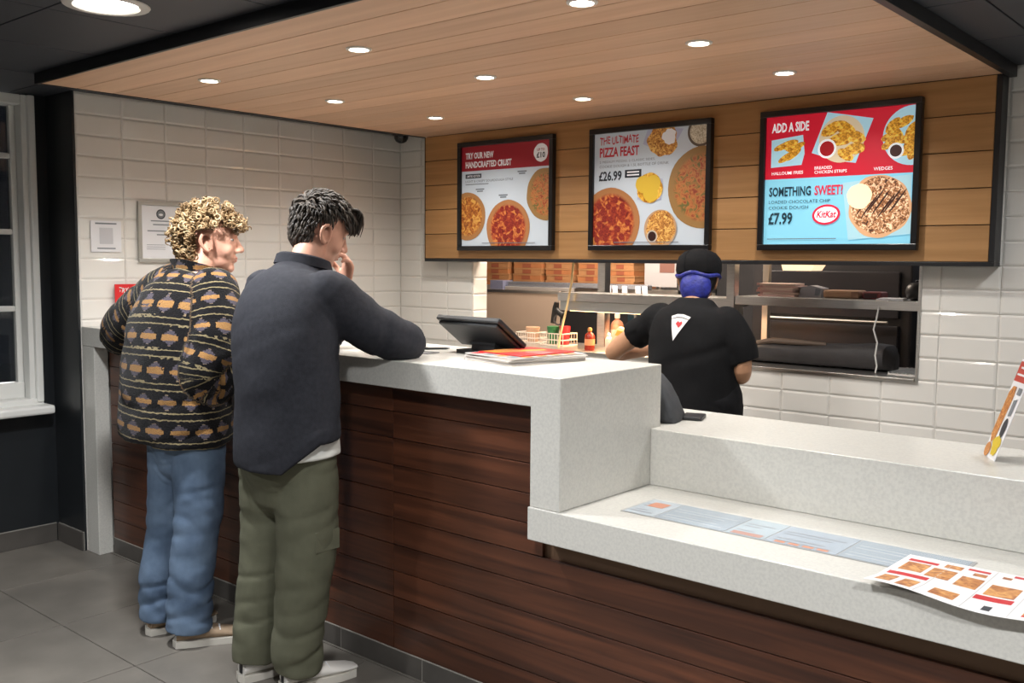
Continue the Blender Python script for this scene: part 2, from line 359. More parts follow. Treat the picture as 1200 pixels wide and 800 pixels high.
soft(ctp('mid_block', MB().prism([(HXR+.0005, YR, ZL+.0005), (HXR+.0005, YR+.03, ZL+.0005), (HXR+.0005, YR+.03, ZM-.03), (HXR+.0005, YMB, ZM-.03), (HXR+.0005, YMB, ZM), (HXR+.0005, YR, ZM)], (XRE-HXR, 0, 0))))
ctp('mid_top_return', MB().box(-2.15, HXR, YHB+.001, YMB, ZM-.0295, ZM, .003))
bc = struct(MB().box(-4.78, LGX-.01, YHB-.05, YHB-.02, 0, ZHB-.002).box(HXR+.01, XRE-.02, YMB-.06, YMB-.03, 0, ZM-.031).build('trim_1', mat('counter_back', srgb(200, 200, 198), .5)))

# inlaid menu strip in the low shelf
im = thing('inlaid_menu', 'long printed menu strip under glass set into the low white shelf', 'menu', (-1.15, 2.48, ZL))
MX0, MX1, MY0, MY1 = -1.615, -.655, 2.385, 2.575
def imp(name, x0, x1, y0, y1, z0, z1, m): o = box(name, x0+1.15, x1+1.15, y0-2.48, y1-2.48, z0, z1, m, im); return o
imp('tray', MX0, MX1, MY0, MY1, .0003, .0012, mat('tray_edge', srgb(150, 150, 148), .5))
pg = [(0, .115, 0), (.115, .36, 1), (.36, .485, 2), (.485, .70, 3), (.70, 1.0, 1)]
PGM = [mat('menu_page_pale', srgb(178, 188, 196), .25), mat('menu_page_grey', srgb(152, 164, 174), .25), mat('menu_page_blue', srgb(168, 182, 190), .25), mat('menu_page_cool', srgb(160, 172, 184), .25)]
PRINT_R = mat('print_red', srgb(196, 40, 46), .4); PRINT_D = mat('print_dark', srgb(52, 55, 62), .5); PRINT_G = mat('print_grey', srgb(120, 126, 132), .5)
def food_mat(name, c1, c2, c3, scale, emit=0, crust=None):
    if name in MATS: return MATS[name]
    m = bpy.data.materials.new(name); m.use_nodes = True; N, L = nt(m); b = N['Principled BSDF']
    tc = N.new('ShaderNodeTexCoord')
    n = N.new('ShaderNodeTexNoise'); n.inputs['Scale'].default_value = scale; n.inputs['Detail'].default_value = 5; n.inputs['Distortion'].default_value = 1.2; L.new(tc.outputs['UV'], n.inputs['Vector'])
    rp = N.new('ShaderNodeValToRGB'); rp.color_ramp.elements[0].position = .36; rp.color_ramp.elements[0].color = c1+(1,); rp.color_ramp.elements[1].position = .64; rp.color_ramp.elements[1].color = c3+(1,)
    e = rp.color_ramp.elements.new(.5); e.color = c2+(1,); L.new(n.outputs['Fac'], rp.inputs[0]); out = rp.outputs[0]
    if crust:
        ln = N.new('ShaderNodeVectorMath'); ln.operation = 'LENGTH'; L.new(tc.outputs['UV'], ln.inputs[0])
        mr = N.new('ShaderNodeMapRange'); mr.inputs[1].default_value = .76; mr.inputs[2].default_value = .86; L.new(ln.outputs['Value'], mr.inputs[0])
        mx = N.new('ShaderNodeMix'); mx.data_type = 'RGBA'; L.new(mr.outputs[0], mx.inputs[0]); L.new(out, mx.inputs[6]); mx.inputs[7].default_value = crust+(1,); out = mx.outputs[2]
    L.new(out, b.inputs['Base Color']); b.inputs['Roughness'].default_value = .4
    if emit: L.new(out, b.inputs['Emission Color']); b.inputs['Emission Strength'].default_value = emit
    MATS[name] = m; return m
FOODP = food_mat('printed_food', srgb(150, 86, 48), srgb(192, 128, 70), srgb(214, 160, 96), 9)
for a, b_, k in pg:
    x0 = MX0+.006+(MX1-MX0-.012)*a; x1 = MX0+.006+(MX1-MX0-.012)*b_-.004
    imp('menu_page', x0, x1, MY0+.006, MY1-.006, .0013, .002, PGM[k])
    for q in range(6):
        if q % 3 != 2: imp('print_line', x0+.012, x1-.02-.03*(q % 2), MY0+.03+q*.024, MY0+.037+q*.024, .0021, .0023, PRINT_G if k != 1 else PGM[0])
imp('print_block', MX0+.03, MX0+.085, MY0+.10, MY0+.155, .0024, .0026, mat('print_orange', srgb(196, 120, 78), .4))
imp('print_block', MX0+.36, MX0+.45, MY0+.012, MY0+.04, .0024, .0026, mat('print_brown', srgb(168, 116, 98), .4))
for q in range(4): imp('print_block', MX0+.49+q*.04, MX0+.52+q*.04, MY0+.012, MY0+.028, .0024, .0026, MATS['print_orange'])
imp('glass_cover', MX0+.001, MX1-.001, MY0+.001, MY1-.001, .003, .0045, mat('clear_glass', (.9, .95, 1), .08, alpha=.06, spec=.4))

# ------------------------------------------------------------------ lettering and flat print
def text_mesh(body, bold=0.0, spacing=1.0):
    cu = bpy.data.curves.new('lettering', 'FONT'); cu.body = body; cu.size = 1; cu.offset = bold; cu.space_character = spacing; cu.resolution_u = 2; cu.fill_mode = 'FRONT'
    o = bpy.data.objects.new('lettering', cu); COL.objects.link(o)
    dg = bpy.context.evaluated_depsgraph_get(); me = bpy.data.meshes.new_from_object(o.evaluated_get(dg))
    bpy.data.objects.remove(o); bpy.data.curves.remove(cu); me.materials.clear(); return me
def lettering(body, u0, u1, v0, v1, m, parent, to3, bold=.02, skew=0, jitter=0):
    """text fitted into the box u0..u1, v0..v1 of a local surface; to3 maps (u, v) to a point"""
    me = text_mesh(body, bold); n = len(me.vertices); co = np.zeros(n*3); me.vertices.foreach_get('co', co); co = co.reshape(-1, 3)
    mn, mx = co.min(0), co.max(0); s = (co[:, :2]-mn[:2])/np.maximum(mx[:2]-mn[:2], 1e-6)
    uu = u0+s[:, 0]*(u1-u0)+skew*s[:, 1]; vv = v0+s[:, 1]*(v1-v0)
    if jitter: vv = vv+jitter*np.sin(uu*90)
    P = np.array([to3(a, b) for a, b in zip(uu, vv)]); me.vertices.foreach_set('co', P.ravel()); me.update(); me.name = 'lettering'
    return link('lettering', me, m, parent)
def clip_poly(poly, x0, x1, y0, y1):
    def cut(P, ax, val, keep_less):
        out = []
        for i in range(len(P)):
            a, b = P[i], P[(i+1) % len(P)]; ia = (a[ax] <= val) == keep_less; ib = (b[ax] <= val) == keep_less
            if ia: out.append(a)
            if ia != ib:
                t = (val-a[ax])/(b[ax]-a[ax]); out.append((a[0]+t*(b[0]-a[0]), a[1]+t*(b[1]-a[1])))
        return out
    for ax, v, k in ((0, x1, True), (0, x0, False), (1, y1, True), (1, y0, False)):
        poly = cut(poly, ax, v, k)
        if len(poly) < 3: return []
    return poly
class Print:
    """flat print on a panel: layers sit a fraction of a millimetre above one another"""
    def __init__(s, parent, to3, W, H, mode=''): s.p = parent; s.to3 = to3; s.W = W; s.H = H; s.k = 0
    def layer(s): s.k += 1; k = s.k; return lambda a, b: s.to3(a, b, .0004+.00012*k)
    def poly(s, name, P, m, c=(0, 0), r=1.0):
        P = clip_poly(P, 0, s.W, 0, s.H)
        if not P: return None
        t = s.layer(); me = bpy.data.meshes.new(name); me.from_pydata([tuple(t(a, b)) for a, b in P], [], [tuple(range(len(P)))])
        uv = me.uv_layers.new(name='UVMap')
        for li, l in enumerate(me.loops): a, b = P[l.vertex_index]; uv.data[li].uv = ((a-c[0])/r, (b-c[1])/r)
        return link(name, me, m, s.p)
    def rect(s, name, u0, u1, v0, v1, m): return s.poly(name, [(u0*s.W, (1-v1)*s.H), (u1*s.W, (1-v1)*s.H), (u1*s.W, (1-v0)*s.H), (u0*s.W, (1-v0)*s.H)], m, (u0*s.W, (1-v1)*s.H), .1)
    def disc(s, name, u, v, r, m, ry=None, wob=0.0, n=40, seed=0, rot=0):
        c = (u*s.W, (1-v)*s.H); R_ = random.Random(seed); ph = [R_.uniform(0, 6.28) for _ in range(4)]; ry = ry or r
        P = []
        for i in range(n):
            a = 2*PI*i/n; k = 1+wob*(math.sin(3*a+ph[0])+.7*math.sin(5*a+ph[1])+.6*math.sin(9*a+ph[2]))
            x, y = r*k*math.cos(a), ry*k*math.sin(a); P.append((c[0]+x*math.cos(rot)-y*math.sin(rot), c[1]+x*math.sin(rot)+y*math.cos(rot)))
        return s.poly(name, P, m, c, r)
    def quad(s, name, pts, m): P = [(a*s.W, (1-b)*s.H) for a, b in pts]; c = (sum(p[0] for p in P)/len(P), sum(p[1] for p in P)/len(P)); return s.poly(name, P, m, c, .1)
    def text(s, body, u0, u1, v0, v1, m, bold=.02, skew=0, jitter=0): return lettering(body, u0*s.W, u1*s.W, (1-v1)*s.H, (1-v0)*s.H, m, s.p, s.layer(), bold, skew, jitter)

def pm(name, rgb, e): return mat(name+('_%d' % round(e*100)), srgb(*rgb), .35, emit=e)
BW, BH, BO = .745, .652, .028
def board(cx, label, e):
    t = thing('menu_board', label, 'menu board', (cx, YH-.002, 1.556), 0, 'menu boards on the oak fascia')
    f = MB(); w, h = BW/2, BH
    f.box(-w, w, -.034, -.001, 0, BO, .003).box(-w, w, -.034, -.001, h-BO, h, .003).box(-w, -w+BO, -.0338, -.0012, BO, h-BO, .003).box(w-BO, w, -.0338, -.0012, BO, h-BO, .003)
    f.build('frame', mat('board_frame', srgb(22, 22, 24), .28), t)
    W, H = BW-2*BO, BH-2*BO
    box('panel', -W/2, W/2, -.018, -.002, BO, h-BO, pm('panel_white', (196, 206, 216), e), t)
    return t, Print(t, lambda a, b, d=0: (-W/2+a, -.018-d, BO+b), W, H)
PZ1 = lambda e: food_mat('pizza_red_%d' % round(e*100), srgb(112, 30, 24), srgb(164, 62, 38), srgb(206, 132, 66), 5.5, e, srgb(170, 116, 72))
PZ2 = lambda e: food_mat('pizza_gold_%d' % round(e*100), srgb(116, 58, 24), srgb(178, 104, 42), srgb(212, 164, 82), 5, e, srgb(164, 116, 70))
PZ3 = lambda e: food_mat('pizza_mixed_%d' % round(e*100), srgb(140, 56, 38), srgb(186, 118, 64), srgb(104, 98, 52), 5.5, e, srgb(150, 114, 66))
FRY = lambda e: food_mat('fries_%d' % round(e*100), srgb(128, 76, 34), srgb(196, 132, 62), srgb(236, 196, 112), 5, e)
GOLD = lambda e: food_mat('golden_%d' % round(e*100), srgb(150, 90, 20), srgb(208, 150, 42), srgb(242, 202, 90), 2.4, e)
CHOC = lambda e: food_mat('choc_cookie_%d' % round(e*100), srgb(62, 34, 26), srgb(176, 116, 70), srgb(240, 214, 180), 9, e)

def pepperoni(P, u, v, r, e, seed):
    R_ = random.Random(seed); pts = []
    while len(pts) < 22:
        a, q = R_.uniform(0, 6.28), r*.74*math.sqrt(R_.random()); x, y = q*math.cos(a), q*math.sin(a)
        if all((x-b[0])**2+(y-b[1])**2 > (r*.19)**2 for b in pts) or R_.random() < .02: pts.append((x, y))
    for k, (x, y) in enumerate(pts): P.disc('printed_pepperoni', u+x/P.W, v+y/P.H, r*.1, food_mat('pepperoni_%d' % round(e*100), srgb(104, 26, 24), srgb(136, 40, 32), srgb(160, 62, 44), 3, e), wob=.03, n=14, seed=k)
# --- board 1
e = .10
t, P = board(-3.768, 'menu board with red band reading TRY OUR NEW HANDCRAFTED CRUST and three pizzas', e)
RED, WHT, NAVY, GRY = pm('band_red', (150, 30, 44), e), pm('ink_white', (236, 236, 240), e), pm('ink_navy', (38, 44, 54), e), pm('ink_grey', (110, 116, 124), e)
P.rect('red_band', 0, 1, 0, .245, RED)
P.text('TRY OUR NEW', .045, .375, .06, .125, WHT, .04); P.text('HANDCRAFTED CRUST', .045, .58, .15, .215, WHT, .04)
P.disc('price_badge', .90, .115, .052, WHT, wob=.02); P.text('UP TO', .86, .94, .075, .10, RED, .02); P.text('£10', .855, .945, .11, .165, NAVY, .03)
P.rect('black_tag', .045, .235, .275, .318, NAVY); P.text('LIMITED EDITION', .06, .22, .286, .308, WHT, .01)
P.text('LIGHT & CRISPY SOURDOUGH STYLE', .045, .60, .337, .36, GRY, 0); P.rect('print_line', .045, .32, .375, .383, GRY)
for a, b in ((.22, .425), (.49, .495), (.70, .275)):
    P.rect('print_line', a-.05, a+.05, b, b+.012, GRY); P.rect('print_line', a-.035, a+.035, b+.02, b+.032, GRY)
P.disc('printed_pizza', .075, .70, .145, PZ2(e), wob=.006, seed=1); P.disc('printed_pizza', .545, .83, .168, PZ1(e), wob=.006, seed=2); P.disc('printed_pizza', .965, .51, .148, PZ3(e), wob=.014, seed=3)
pepperoni(P, .545, .83, .168, e, 5)
P.rect('print_line', .25, .85, .968, .974, GRY)
# --- board 2
t, P = board(-2.772, 'menu board reading THE ULTIMATE PIZZA FEAST with the price of 26.99 pounds', e)
INKR = pm('ink_red', (186, 38, 52), e)
P.text('THE ULTIMATE', .05, .41, .03, .098, INKR, .02, jitter=.004); P.text('PIZZA FEAST', .05, .415, .125, .212, INKR, .03)
P.text('2 MEDIUM PIZZAS, 2 CLASSIC SIDES,', .05, .56, .243, .266, GRY, 0); P.text('COOKIE DOUGH & 1.5L BOTTLE OF DRINK', .05, .68, .283, .306, GRY, 0)
P.text('£26.99', .045, .26, .335, .425, NAVY, .03); P.rect('black_tag', .29, .44, .335, .405, NAVY)
P.rect('print_line', .31, .42, .35, .362, WHT); P.rect('print_line', .31, .42, .376, .388, WHT)
LIL = pm('lilac_paper', (176, 180, 204), e)
P.quad('greaseproof_paper', [(.45, .12), (.50, -.03), (.80, .02), (.68, .24)], LIL)
P.disc('printed_dish', .625, .095, .088, FRY(e), wob=.06, seed=5); P.disc('printed_sauce', .68, .075, .04, WHT, wob=.08, seed=6)
P.disc('printed_bowl', .945, .055, .075, pm('bowl_rim', (92, 78, 66), e)); P.disc('printed_dip', .945, .055, .062, food_mat('coleslaw', srgb(150, 134, 110), srgb(198, 186, 160), srgb(222, 214, 198), 6, e))
P.disc('printed_pizza', .975, .52, .205, PZ3(e), wob=.005, seed=7); P.disc('printed_pizza', .16, .80, .188, PZ1(e), wob=.005, seed=8)
pepperoni(P, .16, .80, .188, e, 6)
P.quad('greaseproof_paper', [(.41, .60), (.44, .40), (.63, .43), (.62, .61)], LIL)
P.disc('printed_dish', .52, .505, .078, GOLD(e), wob=.02, seed=9)
for a, b in ((.46, .47), (.55, .47), (.53, .55)): P.disc('printed_cookie', a, b, .045, pm('cookie', (212, 176, 62), e), wob=.02, seed=int(a*100)); 
P.disc('printed_bowl', .62, .86, .098, pm('bowl_tan', (186, 150, 116), e)); P.disc('printed_fries', .625, .85, .086, FRY(e), wob=.03, seed=10)
P.disc('printed_cup', .55, .925, .032, pm('cup_white', (190, 180, 170), e)); P.disc('printed_sauce', .55, .925, .025, pm('sauce_dark', (50, 28, 26), e))
P.rect('print_line', .2, .78, .972, .978, GRY)
# --- board 3 (brightest screen)
e = .5
t, P = board(-1.768, 'bright menu screen reading ADD A SIDE above SOMETHING SWEET on pale blue', e)
SKY, RED3 = pm('screen_sky', (128, 196, 220), e), pm('screen_red', (196, 24, 48), e); WHT3, NAVY3, INK3, PAPB = pm('ink_white', (236, 240, 244), e), pm('ink_navy', (28, 52, 64), e), pm('ink_red', (206, 36, 66), e), pm('paper_blue', (164, 206, 224), e)
P.rect('sky_panel', 0, 1, .485, 1, SKY); P.rect('red_panel', 0, 1, 0, .487, RED3)
P.text('ADD A SIDE', .04, .305, .05, .125, WHT3, .03)
P.quad('greaseproof_paper', [(.04, .18), (.265, .155), (.28, .30), (.26, .385), (.04, .395)], PAPB)
for k, (a, b, r_) in enumerate(((.12, .235, .3), (.17, .255, -.5), (.20, .30, .6), (.15, .32, .5), (.22, .245, .4), (.17, .215, .2))): P.disc('printed_fries', a, b, .045, GOLD(e), ry=.015, rot=r_, seed=k)
P.quad('greaseproof_paper', [(.33, .30), (.43, .0), (.735, .075), (.63, .395), (.50, .37)], PAPB)
P.disc('printed_bowl', .53, .21, .105, pm('bowl_pale', (206, 190, 160), e))
for k, (a, b, r_, q) in enumerate(((.46, .13, .5, .05), (.55, .13, -.5, .052), (.62, .20, -.4, .05), (.53, .21, .1, .055), (.62, .29, .1, .048), (.56, .33, -.6, .042))): P.disc('printed_chicken', a, b, q, GOLD(e), ry=q*.52, rot=r_, wob=.03, seed=20+k)
P.disc('printed_cup', .435, .275, .043, WHT3); P.disc('printed_sauce', .435, .275, .034, pm('ketchup', (156, 22, 30), e))
P.disc('printed_bowl', .985, .22, .128, PAPB)
for k, (a, b, r_) in enumerate(((.86, .14, .8), (.93, .12, .5), (.98, .18, .9), (.85, .22, .3), (.90, .24, -.3), (.97, .27, 1.1), (.85, .27, .5), (.95, .33, .2), (.99, .33, 1.2), (.88, .19, -.8))): P.disc('printed_wedge', a, b, .042, GOLD(e), ry=.02, rot=r_, wob=.03, seed=40+k)
P.disc('printed_cup', .885, .325, .034, WHT3); P.disc('printed_sauce', .885, .325, .026, pm('sauce_dark', (60, 30, 30), e))
P.text('HALLOUMI FRIES', .05, .275, .43, .455, WHT3, .008); P.text('BREADED', .355, .475, .405, .428, WHT3, .008); P.text('CHICKEN STRIPS', .355, .575, .438, .461, WHT3, .008); P.text('WEDGES', .75, .87, .435, .46, WHT3, .008)
P.text('SOMETHING', .035, .335, .55, .625, NAVY3, .03); P.text('SWEET?', .36, .555, .55, .625, INK3, .025)
P.text('LOADED CHOCOLATE CHIP', .035, .47, .655, .68, NAVY3, 0); P.text('COOKIE DOUGH', .035, .32, .70, .725, NAVY3, 0)
P.text('£7.99', .035, .21, .75, .845, NAVY3, .03)
P.disc('logo_oval', .445, .775, .066, INK3, ry=.046, rot=.1); P.disc('logo_oval', .445, .775, .055, WHT3, ry=.036, rot=.1); P.text('KitKat', .38, .51, .745, .80, INK3, .03, .006)
P.quad('greaseproof_paper', [(.55, .54), (.99, .50), (1.0, .93), (.60, .97)], pm('paper_pale', (160, 200, 212), e))
P.disc('printed_cookie', .795, .725, .138, pm('cookie_edge', (206, 160, 120), e), wob=.02, seed=60); P.disc('printed_cookie', .80, .72, .126, CHOC(e), wob=.03, seed=61)
for k in range(7): P.disc('printed_drizzle', .70+.035*k, .70+.02*math.sin(k*2), .065, pm('drizzle', (56, 30, 24), e), ry=.004, rot=.95, seed=k)
P.disc('printed_ice_cream', .665, .645, .056, pm('ice_cream', (238, 228, 190), e), wob=.02, seed=62)
P.rect('print_line', .03, .52, .955, .961, GRY)

# ------------------------------------------------------------------ things on the tiled left wall (they face +x)
def on_left(y0, z0, off=0.0): return lambda a, b, d=0: (XL+.0035+off+d, y0+a, z0+b)
def local(to3, o): return lambda a, b, d=0: tuple(Vector(to3(a, b, d))-o.location)
cf = thing('framed_certificate', 'silver-framed printed notice with round crest on the white tiled wall', 'picture frame', (XL+.006, 2.68, 1.475))
W, H = .262, .318
MB().box(0, .016, -W/2, W/2, 0, .02, .003).box(0, .016, -W/2, W/2, H-.02, H, .003).box(0, .0158, -W/2, -W/2+.02, .02, H-.02, .003).box(0, .0158, W/2-.02, W/2, .02, H-.02, .003).build('frame', mat('silver_frame', srgb(186, 184, 176), .3, .4), cf)
box('sheet', .001, .006, -W/2+.02, W/2-.02, .02, H-.02, PAPER, cf)
P = Print(cf, lambda a, b, d=0: (.006+d, -W/2+.02+a, .02+b), W-.04, H-.04)
P.disc('crest', .5, .16, .026, PRINT_D); P.disc('crest', .5, .16, .02, mat('crest_grey', srgb(120, 124, 126), .5)); P.disc('crest', .5, .17, .012, PAPER, ry=.006)
for v, w in ((.28, .34), (.35, .27), (.47, .46), (.54, .15)): P.rect('print_line', .5-w/1.3, .5+w/1.3, v, v+.02, PRINT_G)
for v in (.74, .78, .82): P.rect('print_line', .12, .6, v, v+.008, PRINT_G)
qn = thing('wall_notice', 'small white printed paper notice stuck to the tiles left of the frame', 'paper notice', (XL+.006, 2.38, 1.525))
box('sheet', 0, .0012, -.08, .08, 0, .158, PAPER, qn)
P = Print(qn, lambda a, b, d=0: (.0012+d, -.08+a, b), .16, .158)
P.rect('print_line', .15, .85, .06, .11, PRINT_G); P.rect('print_line', .2, .8, .86, .9, PRINT_G); P.rect('print_block', .28, .72, .22, .74, mat('print_faint', srgb(196, 196, 200), .6))
rs = thing('red_sign', 'red card with white hand lettering propped behind the counter end on the tiles', 'sign', (XL+.02, 2.5, ZH))
box('card', 0, .004, -.09, .13, 0, .21, mat('sign_red', srgb(206, 34, 38), .45), rs)
P = Print(rs, lambda a, b, d=0: (.004+d, -.09+a, b), .22, .21)
for txt, u1, v in (('TRY OUR', .62, .08), ('CHEESY', .86, .30), ('BITES', .72, .55)): P.text(txt, .08, u1, v, v+(.15 if v > .1 else .12), WHITEP, .015, .006, .003)

# ceiling security camera in the back corner
sc = thing('dome_camera', 'small dark dome security camera under the ceiling in the tiled corner', 'security camera', (-4.66, 4.30, ZCEIL))
MB().lathe([(.0001, 0), (.055, 0), (.055, -.02), (.0001, -.02)], 24).build('base', mat('camera_grey', srgb(70, 70, 72), .5), sc, True)
MB().lathe([(.047, -.021), (.045, -.04), (.034, -.058), (.018, -.067), (.0001, -.07)], 24).build('dome', mat('smoked_dome', srgb(30, 30, 33), .15), sc, True)

# ------------------------------------------------------------------ things on the counter
ti = thing('till_screen', 'black touchscreen till seen from behind on the high counter', 'till', (-2.405, 2.69, ZH), math.radians(-3))
Mr = Matrix.Rotation(math.radians(-48), 4, 'X')
def tilted(mb, M): mb.V = [tuple(M @ Vector(v)) for v in mb.V]; return mb
MT = Matrix.Translation((0, 0, .034)) @ Matrix.Rotation(math.radians(54), 4, 'X')
tilted(MB().box(-.165, .165, -.010, .010, 0, .175, .005), MT).build('screen', DARKPL, ti)
tilted(MB().box(-.155, .155, -.022, -.0105, .01, .163, .008), MT).build('rear_cover', mat('till_cover', srgb(38, 39, 42), .5), ti)
tilted(MB().box(-.075, .06, -.034, -.0225, .025, .05, .005), MT).build('cable_hatch', mat('till_hatch', srgb(62, 64, 68), .45), ti)
tilted(MB().box(-.155, .155, .0105, .0115, .01, .165), MT).build('display', mat('display_glass', srgb(20, 24, 30), .1), ti)
MB().prism([(-.10, -.10, 0), (.10, -.10, 0), (.10, .10, 0), (-.10, .10, 0)], (0, 0, .014)).build('foot', DARKPL, ti)
MB().prism([(-.06, -.06, .0145), (-.06, .07, .0145), (-.06, .0, .05), (-.06, -.05, .075)], (.12, 0, 0)).build('stand', DARKPL, ti)

# stack of takeaway menus: a deck of thin sheets, red one on top
ang = math.radians(28)
R3 = random.Random(7)
MENUM = [mat('menu_cream', srgb(214, 205, 196), .5), mat('menu_grey', srgb(190, 184, 180), .5)]
for k in range(7):
    lab = ('folded red takeaway menu with yellow food print, topmost of the menu stack' if k == 6 else 'pale takeaway menu with red print, second from the top of the menu stack' if k == 5 else 'pale takeaway menu in the counter menu stack, %s' % ['lowest of all', 'second from the bottom', 'third from the bottom', 'fourth from the bottom', 'third from the top'][k])
    t = thing('takeaway_menu', lab, 'menu', (-2.15+R3.uniform(-.008, .008), 2.575+R3.uniform(-.008, .008), ZH+.0003+k*.0042), -.2+R3.uniform(-.05, .05), 'menus stacked on the high counter')
    w, d = (.135, .165) if k < 6 else (.11, .13)
    box('cover', -w, w, -d, d, 0, .0036, MENUM[k % 2] if k < 6 else mat('menu_red', srgb(200, 40, 40), .4), t, .0008)
    if k >= 5:
        P = Print(t, lambda a, b, dd=0, w=w, d=d: (-w+a, -d+b, .0036+dd), 2*w, 2*d)
        if k == 6:
            P.quad('print_block', [(.02, .95), (.42, .1), (.62, .2), (.35, .95)], mat('menu_yellow', srgb(222, 160, 62), .4)); P.disc('printed_food', .2, .62, .05, FOODP, seed=3)
            P.rect('print_block', .58, .95, .35, .62, mat('menu_pink', srgb(226, 140, 140), .4))
            for q in range(3): P.rect('print_line', .62, .9, .4+q*.07, .43+q*.07, PRINT_R)
        else:
            for q in range(4): P.rect('print_block', .05+.24*q, .22+.24*q, .86, .97, (PRINT_R, PRINT_G, FOODP, PRINT_G)[q])
            for q in range(4): P.disc('printed_food', .95, .2+.2*q, .022, FOODP, seed=q)
        if k == 6: t.rotation_euler[2] = -.1; t.location.x -= .015; t.location.y += .02
rc = thing('receipt_tray', 'small dark grey flat card lying on the high counter beside the till', 'card', (-2.60, 2.50, ZH), .2)
box('card', -.055, .055, -.04, .04, .0003, .003, mat('card_grey', srgb(120, 120, 122), .4), rc, .001)
box('stripe', -.05, .05, .01, .03, .0031, .0036, PRINT_D, rc)
pn = thing('black_pen', 'thin black pen lying on the counter near the leaning elbow', 'pen', (-2.66, 2.62, ZH+.0045), .9)
MB().tube([(-.065, 0, 0), (.05, 0, 0), (.066, 0, 0)], [.0042, .0042, .001], 10).build('barrel', DARKPL, pn, True)
MB().box(-.064, -.02, -.0015, .0015, .0042, .0062).build('clip', STEEL, pn)

# leaflet lying over the edge of the low shelf
lf = thing('open_leaflet', 'open colour-printed takeaway leaflet overhanging the front edge of the low shelf', 'leaflet', (-.62, 2.36, ZL))
LW, LD = .55, .31
def leaf(a, b, d=0):
    fx = -.185+a; y = -.165+b-.02*math.sin(a*3.4)+(a*.06)
    z = .006+.006*math.sin(a*17+.6)*(1-b/LD)+.010*max(0, 1-b/.09)*(.4+.6*math.cos(a*9)) + .002
    return (fx+.02*b, y, max(z, .0012)+d)
def sheet(name, a0, a1, b0, b1, m, d, nx=14, ny=10, thick=.0006):
    V = [leaf(a0+(a1-a0)*i/nx, b0+(b1-b0)*j/ny, d+k*thick) for k in (0, 1) for j in range(ny+1) for i in range(nx+1)]
    q = (nx+1)*(ny+1); F = []
    for j in range(ny):
        for i in range(nx):
            a = j*(nx+1)+i; F += [(a+q, a+1+q, a+nx+2+q, a+nx+1+q), (a+nx+1, a+nx+2, a+1, a)]
    ring = [i for i in range(nx+1)]+[j*(nx+1)+nx for j in range(1, ny+1)]+[ny*(nx+1)+i for i in range(nx-1, -1, -1)]+[j*(nx+1) for j in range(ny-1, 0, -1)]
    for k in range(len(ring)): a, b = ring[k], ring[(k+1) % len(ring)]; F.append((a, b, b+q, a+q))
    me_o = MB().add(V, F).build(name, m, lf, True); uv = me_o.data.uv_layers.new(name='UVMap')
    for li, l in enumerate(me_o.data.loops): co = me_o.data.vertices[l.vertex_index].co; uv.data[li].uv = (co.x*4, co.y*4)
    return me_o
sheet('paper', 0, LW, 0, LD, mat('leaflet_white', srgb(232, 230, 230), .45), 0, 36, 20)
def lp_(name, a0, a1, b0, b1, m): sheet(name, a0, a1, b0, b1, m, .0009, 6, 4, .0002)
for a0, a1, b0, b1 in ((.015, .085, .255, .275), (.012, .105, .115, .14), (.215, .295, .085, .115), (.15, .2, .275, .29), (.25, .31, .285, .3), (.33, .37, .02, .03)): lp_('red_banner', a0, a1, b0, b1, PRINT_R)
for a0, a1, b0, b1 in ((.02, .075, .165, .245), (.085, .14, .155, .235), (.155, .205, .14, .22), (.225, .29, .125, .205), (.015, .05, .03, .10), (.065, .10, .02, .095), (.135, .19, .03, .085), (.10, .14, .255, .285), (.33, .42, .03, .075), (.44, .50, .03, .08), (.17, .2, .24, .262), (.23, .25, .262, .278)): lp_('printed_food', a0, a1, b0, b1, FOODP)
for i in range(3):
    for j in range(5): lp_('print_line', .325+i*.07, .365+i*.07, .115+j*.036, .127+j*.036, PRINT_G)
lp_('print_block', .25, .268, .02, .05, PRINT_D)
for a in (.11, .21, .305): lp_('fold_line', a, a+.002, .005, LD-.005, mat('fold_grey', srgb(200, 198, 198), .5))

# tent card on the mid counter
tc_ = thing('tent_card', 'tall white tent card printed with food, standing on the right end of the counter', 'table card', (-.745, 3.0, ZM))
e1 = Vector((.055, -.095, 0)); nrm = Vector((.866, .50, 0)); hgt = .285
A = Vector((-.03, .045, .0)); B = A+e1; top = nrm*.095+Vector((0, 0, hgt)); back = nrm*.15
tn = (e1.normalized().cross(top.normalized())).normalized()
if tn.x > 0: tn = -tn
MB().prism([A, B, B+top, A+top], tuple(-tn*.0015)).build('front_panel', PAPER, tc_)
MB().prism([A+back, B+back, B+top+nrm*.003, A+top+nrm*.003], tuple(nrm*.0015)).build('back_panel', PAPER, tc_)
W, H = e1.length, top.length
P = Print(tc_, lambda a, b, d=0: tuple(A+e1*(a/W)+top*(b/H)+tn*(d+.0002)), W, H)
P.rect('red_banner', .02, .98, .02, .22, mat('card_red', srgb(186, 70, 58), .5)); P.rect('print_line', .2, .85, .07, .09, PAPER); P.rect('print_line', .1, .9, .14, .16, PAPER)
P.quad('printed_baguette', [(.02, .78), (.04, .34), (.2, .27), (.46, .27), (.5, .40), (.40, .80), (.2, .86)], FOODP)
P.quad('print_block', [(.62, .40), (.85, .38), (.85, .55), (.62, .56)], PRINT_G); P.rect('print_line', .62, .9, .27, .34, PRINT_G)
P.disc('printed_bottle', .72, .68, .018, PRINT_D, ry=.03); P.disc('printed_dish', .66, .86, .03, mat('card_yellow', srgb(206, 180, 50), .5), ry=.03, wob=.1, seed=2); P.disc('printed_dish', .2, .93, .022, FOODP, seed=4)

